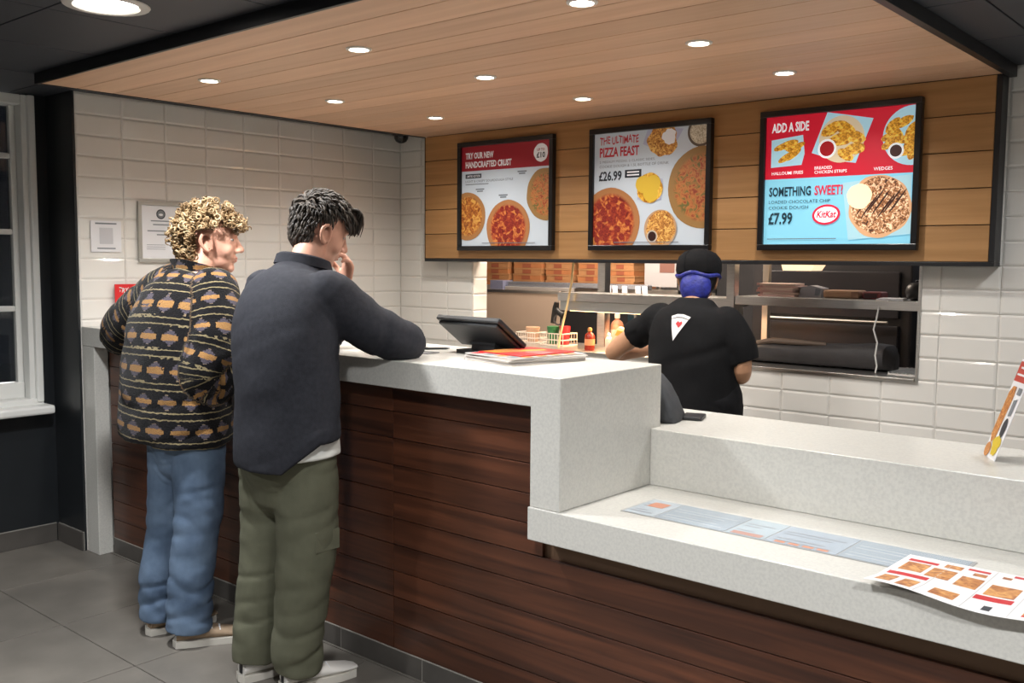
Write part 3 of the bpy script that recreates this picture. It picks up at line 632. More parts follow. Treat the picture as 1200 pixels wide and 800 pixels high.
# soft dark bag behind the high block, on the mid counter
bg = thing('black_pouch', 'slumped dark grey soft pouch on the mid counter against the high block', 'bag', (-1.79, 2.93, ZM), math.radians(20))
b_ = MB(); prof = [(.0, .052, .085), (.02, .058, .09), (.07, .052, .088), (.12, .036, .08), (.155, .018, .066), (.163, .008, .06)]
V = []; n = 24
for zz, rx, ry in prof:
    for j in range(n):
        a = 2*PI*j/n; k = 1+.05*math.sin(5*a+zz*40); cx = -zz*.28
        sx = math.copysign(abs(math.cos(a))**.55, math.cos(a)); sy = math.copysign(abs(math.sin(a))**.55, math.sin(a)); V.append((cx+rx*k*sx, ry*k*sy, zz+.001))
F = [(i*n+j, i*n+(j+1) % n, (i+1)*n+(j+1) % n, (i+1)*n+j) for i in range(len(prof)-1) for j in range(n)]+[tuple(range(n-1, -1, -1)), tuple(range((len(prof)-1)*n, len(prof)*n))]
b_.add(V, F).build('pouch_body', mat('pouch_fabric', srgb(58, 60, 64), .6, noise=.15, nscale=30, bump=.3, bscale=80), bg, True)
MB().tube([(-.02, -.095, .02), (-.03, -.10, .08), (-.045, -.08, .15)], .004, 8).build('strap', DARKPL, bg, True)
MB().box(.01, .085, -.05, .05, .0005, .014, .004).build('flap', DARKPL, bg, loc=(.035, .06, 0))

# grey panelled unit at the far right behind the counter
gu = thing('grey_unit', 'grey panelled back unit at the right edge behind the tent card', 'cabinet', (-.25, 3.75, 0))
MB().box(-.33, .3, -.25, .6, 0, 1.06, .004).build('body', mat('grey_panel', srgb(140, 140, 138), .5), gu)
MB().box(-.345, .31, -.265, .61, 1.061, 1.09, .004).build('top', mat('grey_top', srgb(158, 158, 155), .4), gu)
for k in range(3): MB().box(-.32+.205*k, -.12+.205*k, -.262, -.2505, .08, 1.04, .003).build('door', MATS['grey_panel'], gu)
# ------------------------------------------------------------------ kitchen seen through the hatch
KY = 7.1
struct(MB().box(-6.1, -6, 4.55, KY, 0, 2.6).build('wall_kitchen_left', mat('kitchen_wall', srgb(168, 160, 150), .5)))
struct(MB().box(-6.1, .2, KY, KY+.1, 0, 2.6).build('wall_kitchen_back', mat('kitchen_dark', srgb(74, 74, 78), .5)))
struct(MB().box(-.2, -.1, 4.55, KY, 0, 2.6).build('wall_kitchen_right', MATS['kitchen_dark']))
struct(MB().box(-6.1, .2, 4.55, KY+.1, 2.6, 2.7).build('ceiling_kitchen', mat('kitchen_ceiling', srgb(190, 188, 184), .7)))
sl = struct(MB().box(HX0+.002, HX1-.002, YB-.02, 4.86, HZ0, HZ0+.012, .002).build('hatch_sill', STEEL))
struct(MB().box(HX0+.0, HX1+.012, YB-.014, YB-.004, HZ0-.008, HZ0-.0005).box(HX1, HX1+.012, YB-.012, YB+.13, HZ0, 1.487).build('trim_2', STEEL))
SZ = HZ0+.012
WARM = mat('lit_steel', (.72, .66, .58), .32, .7)  # steel with the warm kitchen lamplight put into its colour
# pass gantry: two shelves on posts
ga = thing('pass_gantry', 'stainless steel pass shelf on posts across the kitchen hatch', 'shelf', (-2.9, 4.5, SZ))
def gp(name, x0, x1, y0, y1, z0, z1, m=STEEL, bev=.002): return box(name, x0+2.9, x1+2.9, y0-4.5, y1-4.5, z0-SZ, z1-SZ, m, ga, bev)
gp('shelf_board', -3.52, -2.41, 4.5, 4.74, 1.262, 1.312); gp('shelf_board', -2.362, -1.432, 4.5, 4.80, 1.282, 1.325)
gp('heat_lamp_housing', -3.505, -2.415, 4.505, 4.70, 1.207, 1.2615, mat('housing_steel', (.5, .5, .48), .4, .9))
gp('heat_element', -3.45, -2.47, 4.53, 4.68, 1.203, 1.2068, mat('heat_glow', (1, .62, .3), emit=6))
gp('post', -3.404, -3.35, 4.742, 4.80, SZ, 1.6); gp('post', -2.409, -2.364, 4.495, 4.545, SZ, 1.6); gp('post', -1.44, -1.42, 4.60, 4.65, SZ, 1.6)
ld = bpy.data.lights.new('heat_light', 'AREA'); ld.shape = 'RECTANGLE'; ld.size = .95; ld.size_y = .12; ld.energy = 9; ld.color = (1, .68, .4)
lo = bpy.data.objects.new('heat_light', ld); COL.objects.link(lo); lo.parent = ga; lo.location = (-.06, .1, 1.20-SZ)
bp_ = thing('bracket_post', 'slim warm-lit steel upright standing in the kitchen behind the pass shelf', 'post', (-2.43, 5.0, 0))
MB().box(-.018, .018, -.018, .018, 0, 1.9, .003).build('upright', WARM, bp_); MB().box(-.05, .05, -.05, .05, 0, .008).build('foot_plate', STEEL, bp_)

# hanging warm lamp and kitchen tube lights
def klight(x, y, z, lx, ly, w, col, label):
    t = thing('kitchen_light', label, 'ceiling light', (x, y, z))
    MB().box(-lx/2, lx/2, -ly/2, ly/2, .012, .06, .006).build('housing', WHITEP, t); MB().box(-lx/2+.02, lx/2-.02, -ly/2+.02, ly/2-.02, .004, .0115).build('diffuser', mat('tube_glow', (1, .96, .9), emit=5), t)
    d = bpy.data.lights.new('tube_light', 'AREA'); d.shape = 'RECTANGLE'; d.size = lx; d.size_y = ly; d.energy = w; d.color = col; o = bpy.data.objects.new('tube_light', d); COL.objects.link(o); o.parent = t
klight(-3.5, 5.0, 2.53, 1.2, .2, 75, (1, .82, .66), 'long ceiling light inside the kitchen on the left')
klight(-1.5, 6.2, 2.53, 1.2, .2, 12, (.9, .94, 1), 'long ceiling light inside the kitchen on the right')
hl = thing('heat_lamp', 'warm glowing hanging heat lamp shade above the oven', 'lamp', (-2.22, 5.0, 1.455))
MB().prism([(-.09, -.06, 0), (.07, -.06, 0), (.105, -.06, .05), (-.105, -.06, .05)], (0, .14, 0)).build('shade', mat('shade_glow', (1, .72, .45), .5, emit=1.2), hl)
MB().tube([(0, 0, .05), (0, 0, 1.14)], .006, 8).build('cord', DARKPL, hl)

# rear rack with pizza boxes
rk = thing('storage_rack', 'long steel storage rack on the kitchen back left carrying pizza boxes', 'rack', (-4.55, 6.0, 0))
def rp2(name, x0, x1, y0, y1, z0, z1, m=STEEL): return box(name, x0+4.55, x1+4.55, y0-6.0, y1-6.0, z0, z1, m, rk, .002)
rp2('shelf', -5.75, -3.45, 5.8, 6.3, 1.27, 1.30); rp2('shelf', -5.75, -3.45, 5.8, 6.3, .55, .58)
for x in (-5.75, -3.48):
    for y in (5.8, 6.27): rp2('upright', x, x+.03, y, y+.03, 0, 1.9)
CARD = mat('kraft_cardboard', srgb(176, 128, 86), .75, noise=.1, nscale=14); CARD2 = mat('printed_cardboard', srgb(180, 118, 74), .75, noise=.15, nscale=10)
pos = ['far left', 'second', 'third', 'fourth', 'far right']
for i, (x0, x1) in enumerate(((-5.33, -5.06), (-5.01, -4.72), (-4.68, -4.42), (-4.37, -4.12), (-4.09, -3.86))):
    for k in range(5):
        c = (x0+x1)/2; w = (x1-x0)/2-.004
        t = thing('pizza_box', 'brown cardboard pizza box, %s in the %s stack on the rack' % (['lowest', 'second up', 'middle', 'fourth up', 'topmost'][k], pos[i]), 'box', (c+.006*math.sin(i*3+k*2), 5.98, 1.3005+k*.0465), 0, 'pizza boxes on the kitchen rack')
        MB().box(-w, w, -.15, .15, 0, .033, .001).build('tray', CARD if (i+k) % 2 else CARD2, t); MB().box(-w-.003, w+.003, -.153, .153, .0335, .0455, .001).build('lid', CARD, t)
        MB().box(-w*.35, w*.25, -.1545, -.1532, .002, .032).build('print_panel', mat('box_print', srgb(150, 84, 58), .7), t)
# steel rail below the boxes and order tickets
rl = thing('ticket_rail', 'bright steel rail running below the pizza boxes', 'rail', (-4.3, 5.6, 0))
MB().box(-.56, .72, -.03, .03, 1.30, 1.338, .006).build('rail', mat('blue_steel', (.62, .66, .76), .25, .8), rl); MB().box(-.56, .10, -.045, -.031, 1.272, 1.30, .004).build('rail_lip', mat('pale_steel', (.75, .72, .70), .3, .6), rl)
MB().box(-.70, -.565, -.06, .06, 1.262, 1.345, .005).build('end_box', mat('end_box_blue', srgb(120, 124, 150), .4), rl)
for x in (-.5, .6): MB().box(x, x+.02, -.01, .01, 0, 1.30).build('leg', STEEL, rl)
for k, x in enumerate((-3.90, -3.845, -3.765, -3.655, -3.60)):
    t = thing('order_ticket', 'white paper order ticket hanging at the rail, %s from the left' % ['first', 'second', 'third', 'fourth', 'fifth'][k], 'ticket', (x, 5.565, 1.285), 0, 'order tickets on the rail')
    MB().prism([(-.022, 0, .042), (.02, 0, .042), (.038, -.02, -.015), (-.004, -.02, -.015)], (0, .0015, 0)).build('slip', mat('ticket_white', srgb(232, 230, 238), .6), t)
    MB().prism([(-.012, -.004, .03), (.014, -.004, .03), (.016, -.005, .025), (-.010, -.005, .025)], (0, .0006, 0)).build('print_line', PRINT_G, t)
# splashback, blue panel, notice
t = thing('steel_splashback', 'pale steel splashback panel behind the wire baskets', 'panel', (-4.55, 5.3, 0)); box('panel', -.75, .42, 0, .02, 0, 1.285, mat('warm_panel', srgb(196, 176, 160), .35, .2), t, .002); box('edge_strip', -.75, .42, -.004, -.0005, 1.265, 1.285, STEEL, t)
t = thing('blue_door', 'pale blue kitchen door far behind the sauce bottles', 'door', (-3.98, 6.6, 0)); box('leaf', -.45, -.08, 0, .04, 0, 1.24, mat('door_blue', srgb(108, 158, 186), .5), t, .003); box('handle', -.14, -.12, -.03, -.001, .95, 1.1, STEEL, t)
t = thing('wall_planner', 'grey poster with a picture fixed behind the pass left of the cap', 'poster', (-3.63, 5.8, 1.32)); box('sheet', -.125, .14, 0, .004, 0, .22, mat('poster_grey', srgb(176, 176, 180), .6), t); box('picture', .0, .12, -.0015, -.0005, .1, .2, food_mat('poster_food', srgb(90, 60, 54), srgb(150, 110, 100), srgb(196, 180, 176), 4), t); box('support', -.01, .01, .006, .02, -1.32, .2, STEEL, t)

# things standing on the hatch sill
def wire_basket(x, y, w, d, h, label):
    t = thing('wire_basket', label, 'basket', (x, y, SZ)); WIRE = mat('white_wire', srgb(225, 208, 190), .4)
    for zz in (.004, h*.5, h): MB().tube([(-w, -d, zz), (w, -d, zz), (w, d, zz), (-w, d, zz)], .0035, 6, True).build('rim', WIRE, t, True)
    for i in range(9):
        a = -w+2*w*i/8
        MB().tube([(a, -d, h), (a, -d, .004), (a, d, .004), (a, d, h)], .0025, 5).build('wire', WIRE, t, True)
    return t
wire_basket(-3.60, 4.62, .085, .07, .075, 'white wire basket on the pass holding green and red tubs')
wire_basket(-3.85, 4.66, .075, .06, .065, 'white wire basket nearest the hatch edge holding a beige cup')
def tub(x, y, z, r, h, m, label, lid=None):
    t = thing('tub', label, 'tub', (x, y, z)); MB().lathe([(r*.85, 0), (r, h*.85), (r*1.05, h*.86), (r*1.05, h), (r*.9, h)], 20).build('cup', m, t, True)
    MB().lathe([(.0001, h*1.001), (r*1.06, h*1.001), (r*1.06, h*1.06), (.0001, h*1.08)], 20).build('lid', lid or m, t, True); return t
tub(-3.645, 4.62, SZ+.008, .036, .10, mat('tub_green', srgb(46, 110, 62), .4), 'green plastic tub standing in the wire basket'); tub(-3.555, 4.62, SZ+.008, .032, .105, mat('tub_red', srgb(186, 40, 44), .4), 'red plastic tub standing in the wire basket')
tub(-3.84, 4.66, SZ+.008, .042, .085, mat('tub_beige', srgb(204, 164, 132), .5), 'beige plastic cup standing in the wire basket by the wall')
sg = thing('hand_scanner', 'black handheld scanner hanging on its holder under the pass shelf', 'scanner', (-3.80, 4.84, SZ))
MB().tube([(-.02, 0, .115), (-.012, 0, .16), (.0, 0, .21), (.008, 0, .25)], [.017, .018, .021, .016], 10).build('handle', DARKPL, sg, True)
MB().tube([(.0, 0, .205), (.04, -.005, .18), (.075, -.01, .165)], [.02, .018, .024], 10).build('head', DARKPL, sg, True); MB().tube([(.045, 0, 0), (.045, 0, .155)], .008, 8).build('holder', DARKPL, sg, True)
MB().tube([(.03+.034*math.cos(a), -.01, .14+.034*math.sin(a)) for a in (0, .7, 1.4, 2.1, 2.8, 3.5, 4.2, 4.9, 5.6)], .006, 6, True).build('guard', mat('guard_grey', srgb(90, 88, 92), .5), sg, True)
def bottle(x, y, r, h, m, capm, label, labm=None):
    t = thing('sauce_bottle', label, 'bottle', (x, y, SZ), 0, 'sauce bottles on the pass')
    MB().lathe([(r*.94, 0), (r, .006), (r, h*.62), (r*.8, h*.72), (r*.36, h*.80), (r*.34, h*.84)], 24).build('bottle_body', m, t, True)
    MB().lathe([(r*.42, h*.841), (r*.44, h*.95), (r*.3, h), (.0001, h)], 18).build('cap', capm, t, True)
    if labm: MB().lathe([(r*1.005, h*.22), (r*1.012, h*.22), (r*1.012, h*.5), (r*1.005, h*.5)], 24).build('label_band', labm, t, True)
SAU = mat('sauce_red', srgb(150, 42, 22), .25); SAU2 = mat('sauce_brown', srgb(168, 116, 92), .35)
bottle(-3.28, 4.50, .03, .13, SAU, mat('cap_orange', srgb(214, 140, 70), .4), 'red sauce bottle with orange cap, beside the steel post', mat('label_orange', srgb(226, 150, 100), .5))
bottle(-3.33, 4.85, .04, .2, SAU2, WHITEP, 'tall brownish sauce bottle with white cap at the back', mat('label_pink', srgb(206, 176, 168), .5))
bottle(-3.20, 4.58, .022, .10, mat('sauce_pale', srgb(206, 186, 172), .3), WHITEP, 'small pale bottle between the red bottle and the pouch')
fp = thing('food_pouch', 'beige and orange food pouch leaning beside the bare elbow', 'pouch', (-3.10, 4.52, SZ), .3)
MB().prism([(-.05, -.02, 0), (.05, -.02, 0), (.06, .0, .07), (.045, .015, .125), (.0, .02, .14), (-.03, .012, .11)], (0, .05, 0)).build('pouch_body', mat('pouch_beige', srgb(218, 190, 150), .5), fp)
MB().prism([(.0, -.006, .125), (.05, -.008, .115), (.052, -.012, .085), (-.012, -.012, .095)], (0, .004, 0)).build('orange_patch', mat('patch_orange', srgb(232, 160, 50), .4), fp)
for (x, y, a, l) in ((-2.86, 4.56, .3, 'orange-lit cardboard offcut lying on the pass by the elbow'), (-2.78, 4.5, -.4, 'orange paper carton standing on the pass beside the shirt')):
    t = thing('carton', l, 'carton', (x, y, SZ), a); MB().box(-.035, .035, -.03, .03, 0, .045, .002).build('carton_body', mat('carton_orange', srgb(220, 128, 60), .6), t); MB().prism([(-.035, -.03, .0455), (.035, -.03, .0455), (.05, -.06, .065), (-.05, -.06, .065)], (0, .002, 0)).build('flap', MATS['carton_orange'], t)
# cords
def cord(name, pts, r, m, label): t = thing(name, label, 'cable', pts[0]); P0 = Vector(pts[0]); MB().tube([tuple(Vector(p)-P0) for p in pts], r, 8).build('cord', m, t, True); return t
cord('power_cord', [(-3.48, 4.46, SZ+.004), (-3.462, 4.462, 1.08), (-3.425, 4.468, 1.23), (-3.395, 4.47, 1.37), (-3.372, 4.47, 1.6)], .0065, mat('cord_lit_yellow', srgb(236, 208, 150), .4), 'white cable lit yellow running up across the left of the hatch')  # white cable with the yellow lamplight put into its colour
cord('power_cord', [(-1.618, 4.485, 1.30), (-1.628, 4.487, 1.24), (-1.640, 4.487, 1.19), (-1.620, 4.487, 1.13), (-1.628, 4.487, 1.07), (-1.618, 4.487, 1.02), (-1.624, 4.487, SZ+.004)], .004, mat('cord_white', srgb(200, 198, 194), .4), 'thin white cable hanging down from the right pass shelf')
# right pass shelf: pads, paper bags, packets
SH = 1.3252
PINKS = [mat('pad_pink', srgb(214, 176, 164), .6), mat('pad_cream', srgb(226, 200, 184), .6)]
for k in range(6):
    t = thing('order_pad', 'pinkish paper pad in the leaning pile on the right pass shelf, %s' % ['lowest', 'second up', 'third up', 'fourth up', 'fifth up', 'topmost'][k], 'paper pad', (-2.17+.01*math.sin(k*2.1), 4.64, SH+.0003+k*.0112), .12*math.sin(k*1.7), 'paper pads on the pass shelf')
    MB().box(-.10, .10, -.07, .07, 0, .0105, .002).build('pad', PINKS[k % 2], t); MB().box(-.1, -.085, -.0705, .0705, .0001, .0108).build('binding', mat('pad_binding', srgb(190, 140, 130), .6), t)
t = thing('silver_packet', 'crumpled silver and white packet beside the pink pads', 'packet', (-2.01, 4.66, SH), .1); MB().prism([(-.06, -.05, 0), (.05, -.05, 0), (.06, -.05, .045), (.0, -.05, .06), (-.05, -.05, .05)], (0, .1, 0)).build('packet_body', mat('packet_silver', srgb(168, 166, 172), .4, .2), t); MB().prism([(.02, -.052, .01), (.045, -.052, .01), (.05, -.052, .04), (.025, -.052, .045)], (0, .0015, 0)).build('print_block', PRINT_G, t)
t = thing('paper_bag', 'flat tan paper bag lying on the right pass shelf', 'paper bag', (-1.84, 4.66, SH), 0); MB().box(-.1, .08, -.06, .06, .0003, .04, .012).build('bag_body', mat('bag_tan', srgb(166, 130, 102), .7), t); MB().box(.045, .078, -.0625, -.0605, .004, .034).build('fold', mat('bag_fold', srgb(140, 106, 84), .7), t)
t = thing('red_packet', 'dark red packet next to the tan paper bag', 'packet', (-1.715, 4.66, SH), 0); MB().box(-.035, .06, -.05, .05, .0003, .036, .01).build('packet_body', mat('packet_red', srgb(110, 46, 48), .6), t); MB().box(-.02, .04, -.052, -.0505, .006, .028).build('print_block', mat('packet_dark', srgb(70, 44, 46), .6), t)
t = thing('paper_sheets', 'loose white papers lying flat near the black ball-shaped pot', 'paper', (-1.60, 4.60, SH), .15); MB().box(-.06, .06, -.06, .06, .0003, .006).build('sheet', PAPER, t); MB().box(-.05, .055, -.055, .06, .0062, .01).build('sheet', PAPER, t)
t = thing('black_pot', 'round black pot at the right end of the pass shelf', 'pot', (-1.502, 4.66, SH), 0); MB().lathe([(.03, .0003), (.048, .014), (.056, .04), (.05, .066), (.032, .082), (.0001, .086)], 24).build('pot_body', DARKPL, t, True); MB().lathe([(.012, .0865), (.014, .094), (.0001, .097)], 16).build('knob', DARKPL, t, True)
# dark insulated bag lying on the sill, wire cooling rack
ib = thing('delivery_bag', 'long dark folded insulated bag lying on the hatch sill', 'bag', (-1.99, 4.66, SZ))
prof = [(-.46, .02, .02), (-.40, .09, .075), (-.25, .105, .10), (-.05, .11, .105), (.15, .11, .115), (.30, .11, .125), (.37, .10, .12), (.40, .05, .08)]
V = []; n = 16
for xx, ry, h in prof:
    for j in range(n):
        a = 2*PI*j/n; sy = math.copysign(abs(math.cos(a))**.6, math.cos(a)); sz = math.copysign(abs(math.sin(a))**.6, math.sin(a)); V.append((xx, ry*sy, h*.5+.0015+h*.5*sz*(1+.03*math.sin(7*a+xx*20))))
F = [(i*n+j, i*n+(j+1) % n, (i+1)*n+(j+1) % n, (i+1)*n+j) for i in range(len(prof)-1) for j in range(n)]+[tuple(range(n-1, -1, -1)), tuple(range((len(prof)-1)*n, len(prof)*n))]
MB().add(V, F).build('bag_body', mat('bag_black', srgb(40, 36, 36), .7, noise=.3, nscale=9, bump=.5, bscale=25), ib, True)
MB().tube([(-.35, -.06, .085), (-.2, -.07, .115), (-.05, -.08, .115), (.08, -.06, .11)], [.012, .016, .014, .01], 8).build('fold', mat('bag_brown', srgb(84, 68, 56), .7), ib, True)
cr = thing('cooling_rack', 'small steel wire rack on the right end of the hatch sill', 'rack', (-1.50, 4.60, SZ))
for k in range(7): MB().tube([(-.06+k*.02, -.12, .012), (-.06+k*.02, .14, .012)], .0035, 6).build('wire', STEEL, cr, True)
for y in (-.12, .14): MB().tube([(-.065, y, .006), (.065, y, .006)], .0045, 6).build('rail', STEEL, cr, True)
# oven and right-hand rack deeper inside
ov = thing('pizza_oven', 'large dark grey pizza oven deep in the kitchen behind the right hatch', 'oven', (-2.2, 5.7, 0))
OVM = mat('oven_grey', srgb(58, 58, 62), .4, .4, noise=.12, nscale=5)
MB().box(-.62, .36, -.1, .8, .5, 1.95, .01).build('body', OVM, ov); MB().box(-.55, .30, -.125, -.1005, 1.18, 1.45, .006).build('upper_door', mat('oven_door', srgb(48, 48, 53), .3, .3), ov); MB().box(-.55, .30, -.125, -.1005, .7, 1.14, .006).build('lower_door', MATS['oven_door'], ov)
for x in (-.58, .30):
    for y in (-.08, .74): MB().box(x, x+.05, y, y+.05, 0, .499).build('leg', STEEL, ov)
MB().tube([(-.5, -.15, 1.16), (.25, -.15, 1.16)], .008, 8).build('handle', STEEL, ov, True)
rr = thing('utility_rack', 'dark framed utility rack with white bins at the far right of the kitchen', 'rack', (-1.62, 5.6, 0))
for x in (-.17, .02, .40): MB().box(x, x+.028, -.014, .014, 0, 1.8, .002).build('upright', WARM if x < 0 else mat('rack_dark', srgb(40, 42, 52), .5), rr)
for z in (1.12, 1.43): MB().box(-.14, .40, -.012, .3, z, z+.02).build('shelf', MATS['rack_dark'], rr)
for x in (-.13, .15): 
    for z in (1.451, 1.141, .86): MB().box(x, x+.14, .02, .25, z, z+.13, .004).build('bin', mat('bin_white', srgb(176, 176, 184), .5), rr)
MB().box(-.14, .4, -.01, .3, .84, .858).build('shelf', MATS['rack_dark'], rr)
#@@PART4
# ------------------------------------------------------------------ people
def vnoise(P, seed=0):
    """smooth value noise of an (n,3) array, about -1..1"""
    P = np.asarray(P, float); I = np.floor(P).astype(np.int64); f = P-I; f = f*f*(3-2*f); out = np.zeros(len(P))
    for dx in (0, 1):
        for dy in (0, 1):
            for dz in (0, 1):
                h = (I[:, 0]+dx)*374761393+(I[:, 1]+dy)*668265263+(I[:, 2]+dz)*2147483647+seed*1274126177
                h = (h ^ (h >> 13))*1274126177; h = (h ^ (h >> 16)) & 0xffff
                w = (f[:, 0] if dx else 1-f[:, 0])*(f[:, 1] if dy else 1-f[:, 1])*(f[:, 2] if dz else 1-f[:, 2]); out += w*(h/32767.5-1)
    return out
def spline(pts, rad, sub=5):
    P = np.array(pts, float); R_ = np.array([r if hasattr(r, '__len__') else (r, r) for r in rad], float); Q = np.hstack([P, R_]); n = len(Q); out = []
    for i in range(n-1):
        p0, p1, p2, p3 = Q[max(i-1, 0)], Q[i], Q[i+1], Q[min(i+2, n-1)]
        for k in range(sub):
            t = k/sub; out.append(.5*((2*p1)+(p2-p0)*t+(2*p0-5*p1+4*p2-p3)*t*t+(3*p1-p0-3*p2+p3)*t**3))
    out.append(Q[-1]); return np.array(out)
class Limb:
    """a tapered limb with elliptical rings; side gives the direction of the first radius"""
    def __init__(s, pts, rad, side=(1, 0, 0), flat=(False, False), n=24, sub=5):
        Q = spline(pts, rad, sub); s.c = Q[:, :3]; s.r = Q[:, 3:5]; s.n = n; s.flat = flat
        T = np.gradient(s.c, axis=0); T /= np.linalg.norm(T, axis=1)[:, None]+1e-12
        S = np.array(side, float)[None]-T*(T@np.array(side, float))[:, None]; S /= np.linalg.norm(S, axis=1)[:, None]+1e-12
        s.t, s.s, s.o = T, S, np.cross(T, S); s.len = np.concatenate([[0], np.cumsum(np.linalg.norm(np.diff(s.c, axis=0), axis=1))])
    def mesh(s):
        rings = []; n = s.n; a = np.linspace(0, 2*PI, n, endpoint=False)
        def ring(c, S, O, r): return c+np.outer(np.cos(a), S)*r[0]+np.outer(np.sin(a), O)*r[1]
        m0 = min(s.r[0]); m1 = min(s.r[-1])
        if not s.flat[0]:
            for q in (.25, .6, .86): rings.append(ring(s.c[0]-s.t[0]*m0*math.sqrt(1-q*q), s.s[0], s.o[0], s.r[0]*q))
        for i in range(len(s.c)): rings.append(ring(s.c[i], s.s[i], s.o[i], s.r[i]))
        if not s.flat[1]:
            for q in (.86, .6, .25): rings.append(ring(s.c[-1]+s.t[-1]*m1*math.sqrt(1-q*q), s.s[-1], s.o[-1], s.r[-1]*q))
        V = np.vstack(rings); k = len(rings)
        F = [(i*n+j, i*n+(j+1) % n, (i+1)*n+(j+1) % n, (i+1)*n+j) for i in range(k-1) for j in range(n)]+[tuple(range(n-1, -1, -1)), tuple(range((k-1)*n, k*n))]
        return V, F
def ellm(c, r, M=None):
    m = MB().ell(c, r, 20, 12, M); return np.array(m.V), m.F
def fuse(name, shapes, voxel, smooth=2):
    mb = MB()
    for V, F in shapes: mb.add(V, F)
    me = bpy.data.meshes.new(name); me.from_pydata(mb.V, [], mb.F); bm = bmesh.new(); bm.from_mesh(me); bmesh.ops.remove_doubles(bm, verts=bm.verts, dist=1e-6); bmesh.ops.recalc_face_normals(bm, faces=bm.faces); bm.to_mesh(me); bm.free()
    o = bpy.data.objects.new(name, me); COL.objects.link(o); md = o.modifiers.new('r', 'REMESH'); md.mode = 'VOXEL'; md.voxel_size = voxel; md.adaptivity = 0
    dg = bpy.context.evaluated_depsgraph_get(); out = bpy.data.meshes.new_from_object(o.evaluated_get(dg)); bpy.data.objects.remove(o); bpy.data.meshes.remove(me); out.name = name
    for _ in range(1): relax(out, smooth)
    return out
def co_of(me): a = np.zeros(len(me.vertices)*3); me.vertices.foreach_get('co', a); return a.reshape(-1, 3)
def set_co(me, V): me.vertices.foreach_set('co', np.ascontiguousarray(V).ravel()); me.update()
def relax(me, it):
    V = co_of(me); E = np.zeros(len(me.edges)*2, np.int32); me.edges.foreach_get('vertices', E); E = E.reshape(-1, 2)
    deg = np.bincount(E.ravel(), minlength=len(V))[:, None].astype(float)
    for _ in range(it):
        A = np.zeros_like(V)
        for k in range(3): A[:, k] = np.bincount(E[:, 0], V[E[:, 1], k], len(V))+np.bincount(E[:, 1], V[E[:, 0], k], len(V))
        V = .5*V+.5*A/np.maximum(deg, 1)
    set_co(me, V)
def normals(me): a = np.zeros(len(me.vertices)*3); me.vertices.foreach_get('normal', a); return a.reshape(-1, 3)
def limb_uv(V, limbs):
    best = np.full(len(V), 1e9); U = np.zeros(len(V)); W = np.zeros(len(V)); ID = np.zeros(len(V), int)
    for li, L in enumerate(limbs):
        D = V[:, None, :]-L.c[None]; d = np.sqrt((D**2).sum(2))/L.r.mean(1)[None]; i = d.argmin(1); dm = d[np.arange(len(V)), i]
        m = dm < best; dv = V-L.c[i]; x = (dv*L.s[i]).sum(1)/L.r[i, 0]; y = (dv*L.o[i]).sum(1)/L.r[i, 1]
        ang = np.arctan2(y, x); w = L.len[i]+(dv*L.t[i]).sum(1); best[m] = dm[m]; U[m] = (ang*L.r.mean())[m]; W[m] = w[m]; ID[m] = li
    return U, W, ID
def put_attr(me, name, A): at = me.attributes.new(name, 'FLOAT', 'POINT'); at.data.foreach_set('value', np.asarray(A, np.float32))
def cloth(name, limbs, m, parent, voxel=.008, smooth=4, folds=.006, extra=(), fold_fn=None, freq=(9, 26), seed=0, origin=None):
    me = fuse(name, [L.mesh() for L in limbs]+list(extra), voxel, smooth); V = co_of(me); U, W, ID = limb_uv(V, limbs)
    n1 = vnoise(np.stack([U*freq[0], W*freq[1]+U*6, ID*7.3+seed], 1), seed); n2 = vnoise(np.stack([U*freq[0]*2.2+5, W*freq[1]*1.8, ID*3.1+seed], 1), seed+3)
    amp = folds*(fold_fn(V, W, ID) if fold_fn else 1.0)
    n3 = vnoise(np.stack([U*freq[0]*.45+W*freq[1]*.2, W*freq[1]*.8-U*freq[0]*.35, ID*5.7+seed], 1), seed+9)
    d = amp*(.35*n1+.25*n2-.5*np.exp(-(n3/.2)**2)+.15); set_co(me, V+normals(me)*d[:, None])
    relax(me, 1); put_attr(me, 'pu', U); put_attr(me, 'pv', W); put_attr(me, 'pid', ID)
    if origin is not None: set_co(me, co_of(me)-np.array(origin))
    return link(name, me, m, parent, True)
def bodyM(pos, yaw_, pitch_, roll_=0): return Matrix.Translation(pos) @ Matrix.Rotation(yaw_, 4, 'Z') @ Matrix.Rotation(pitch_, 4, 'X') @ Matrix.Rotation(roll_, 4, 'Y')
def xf(M, sh): V, F = sh; A = np.array(M); return (np.asarray(V)@A[:3, :3].T+A[:3, 3], F)
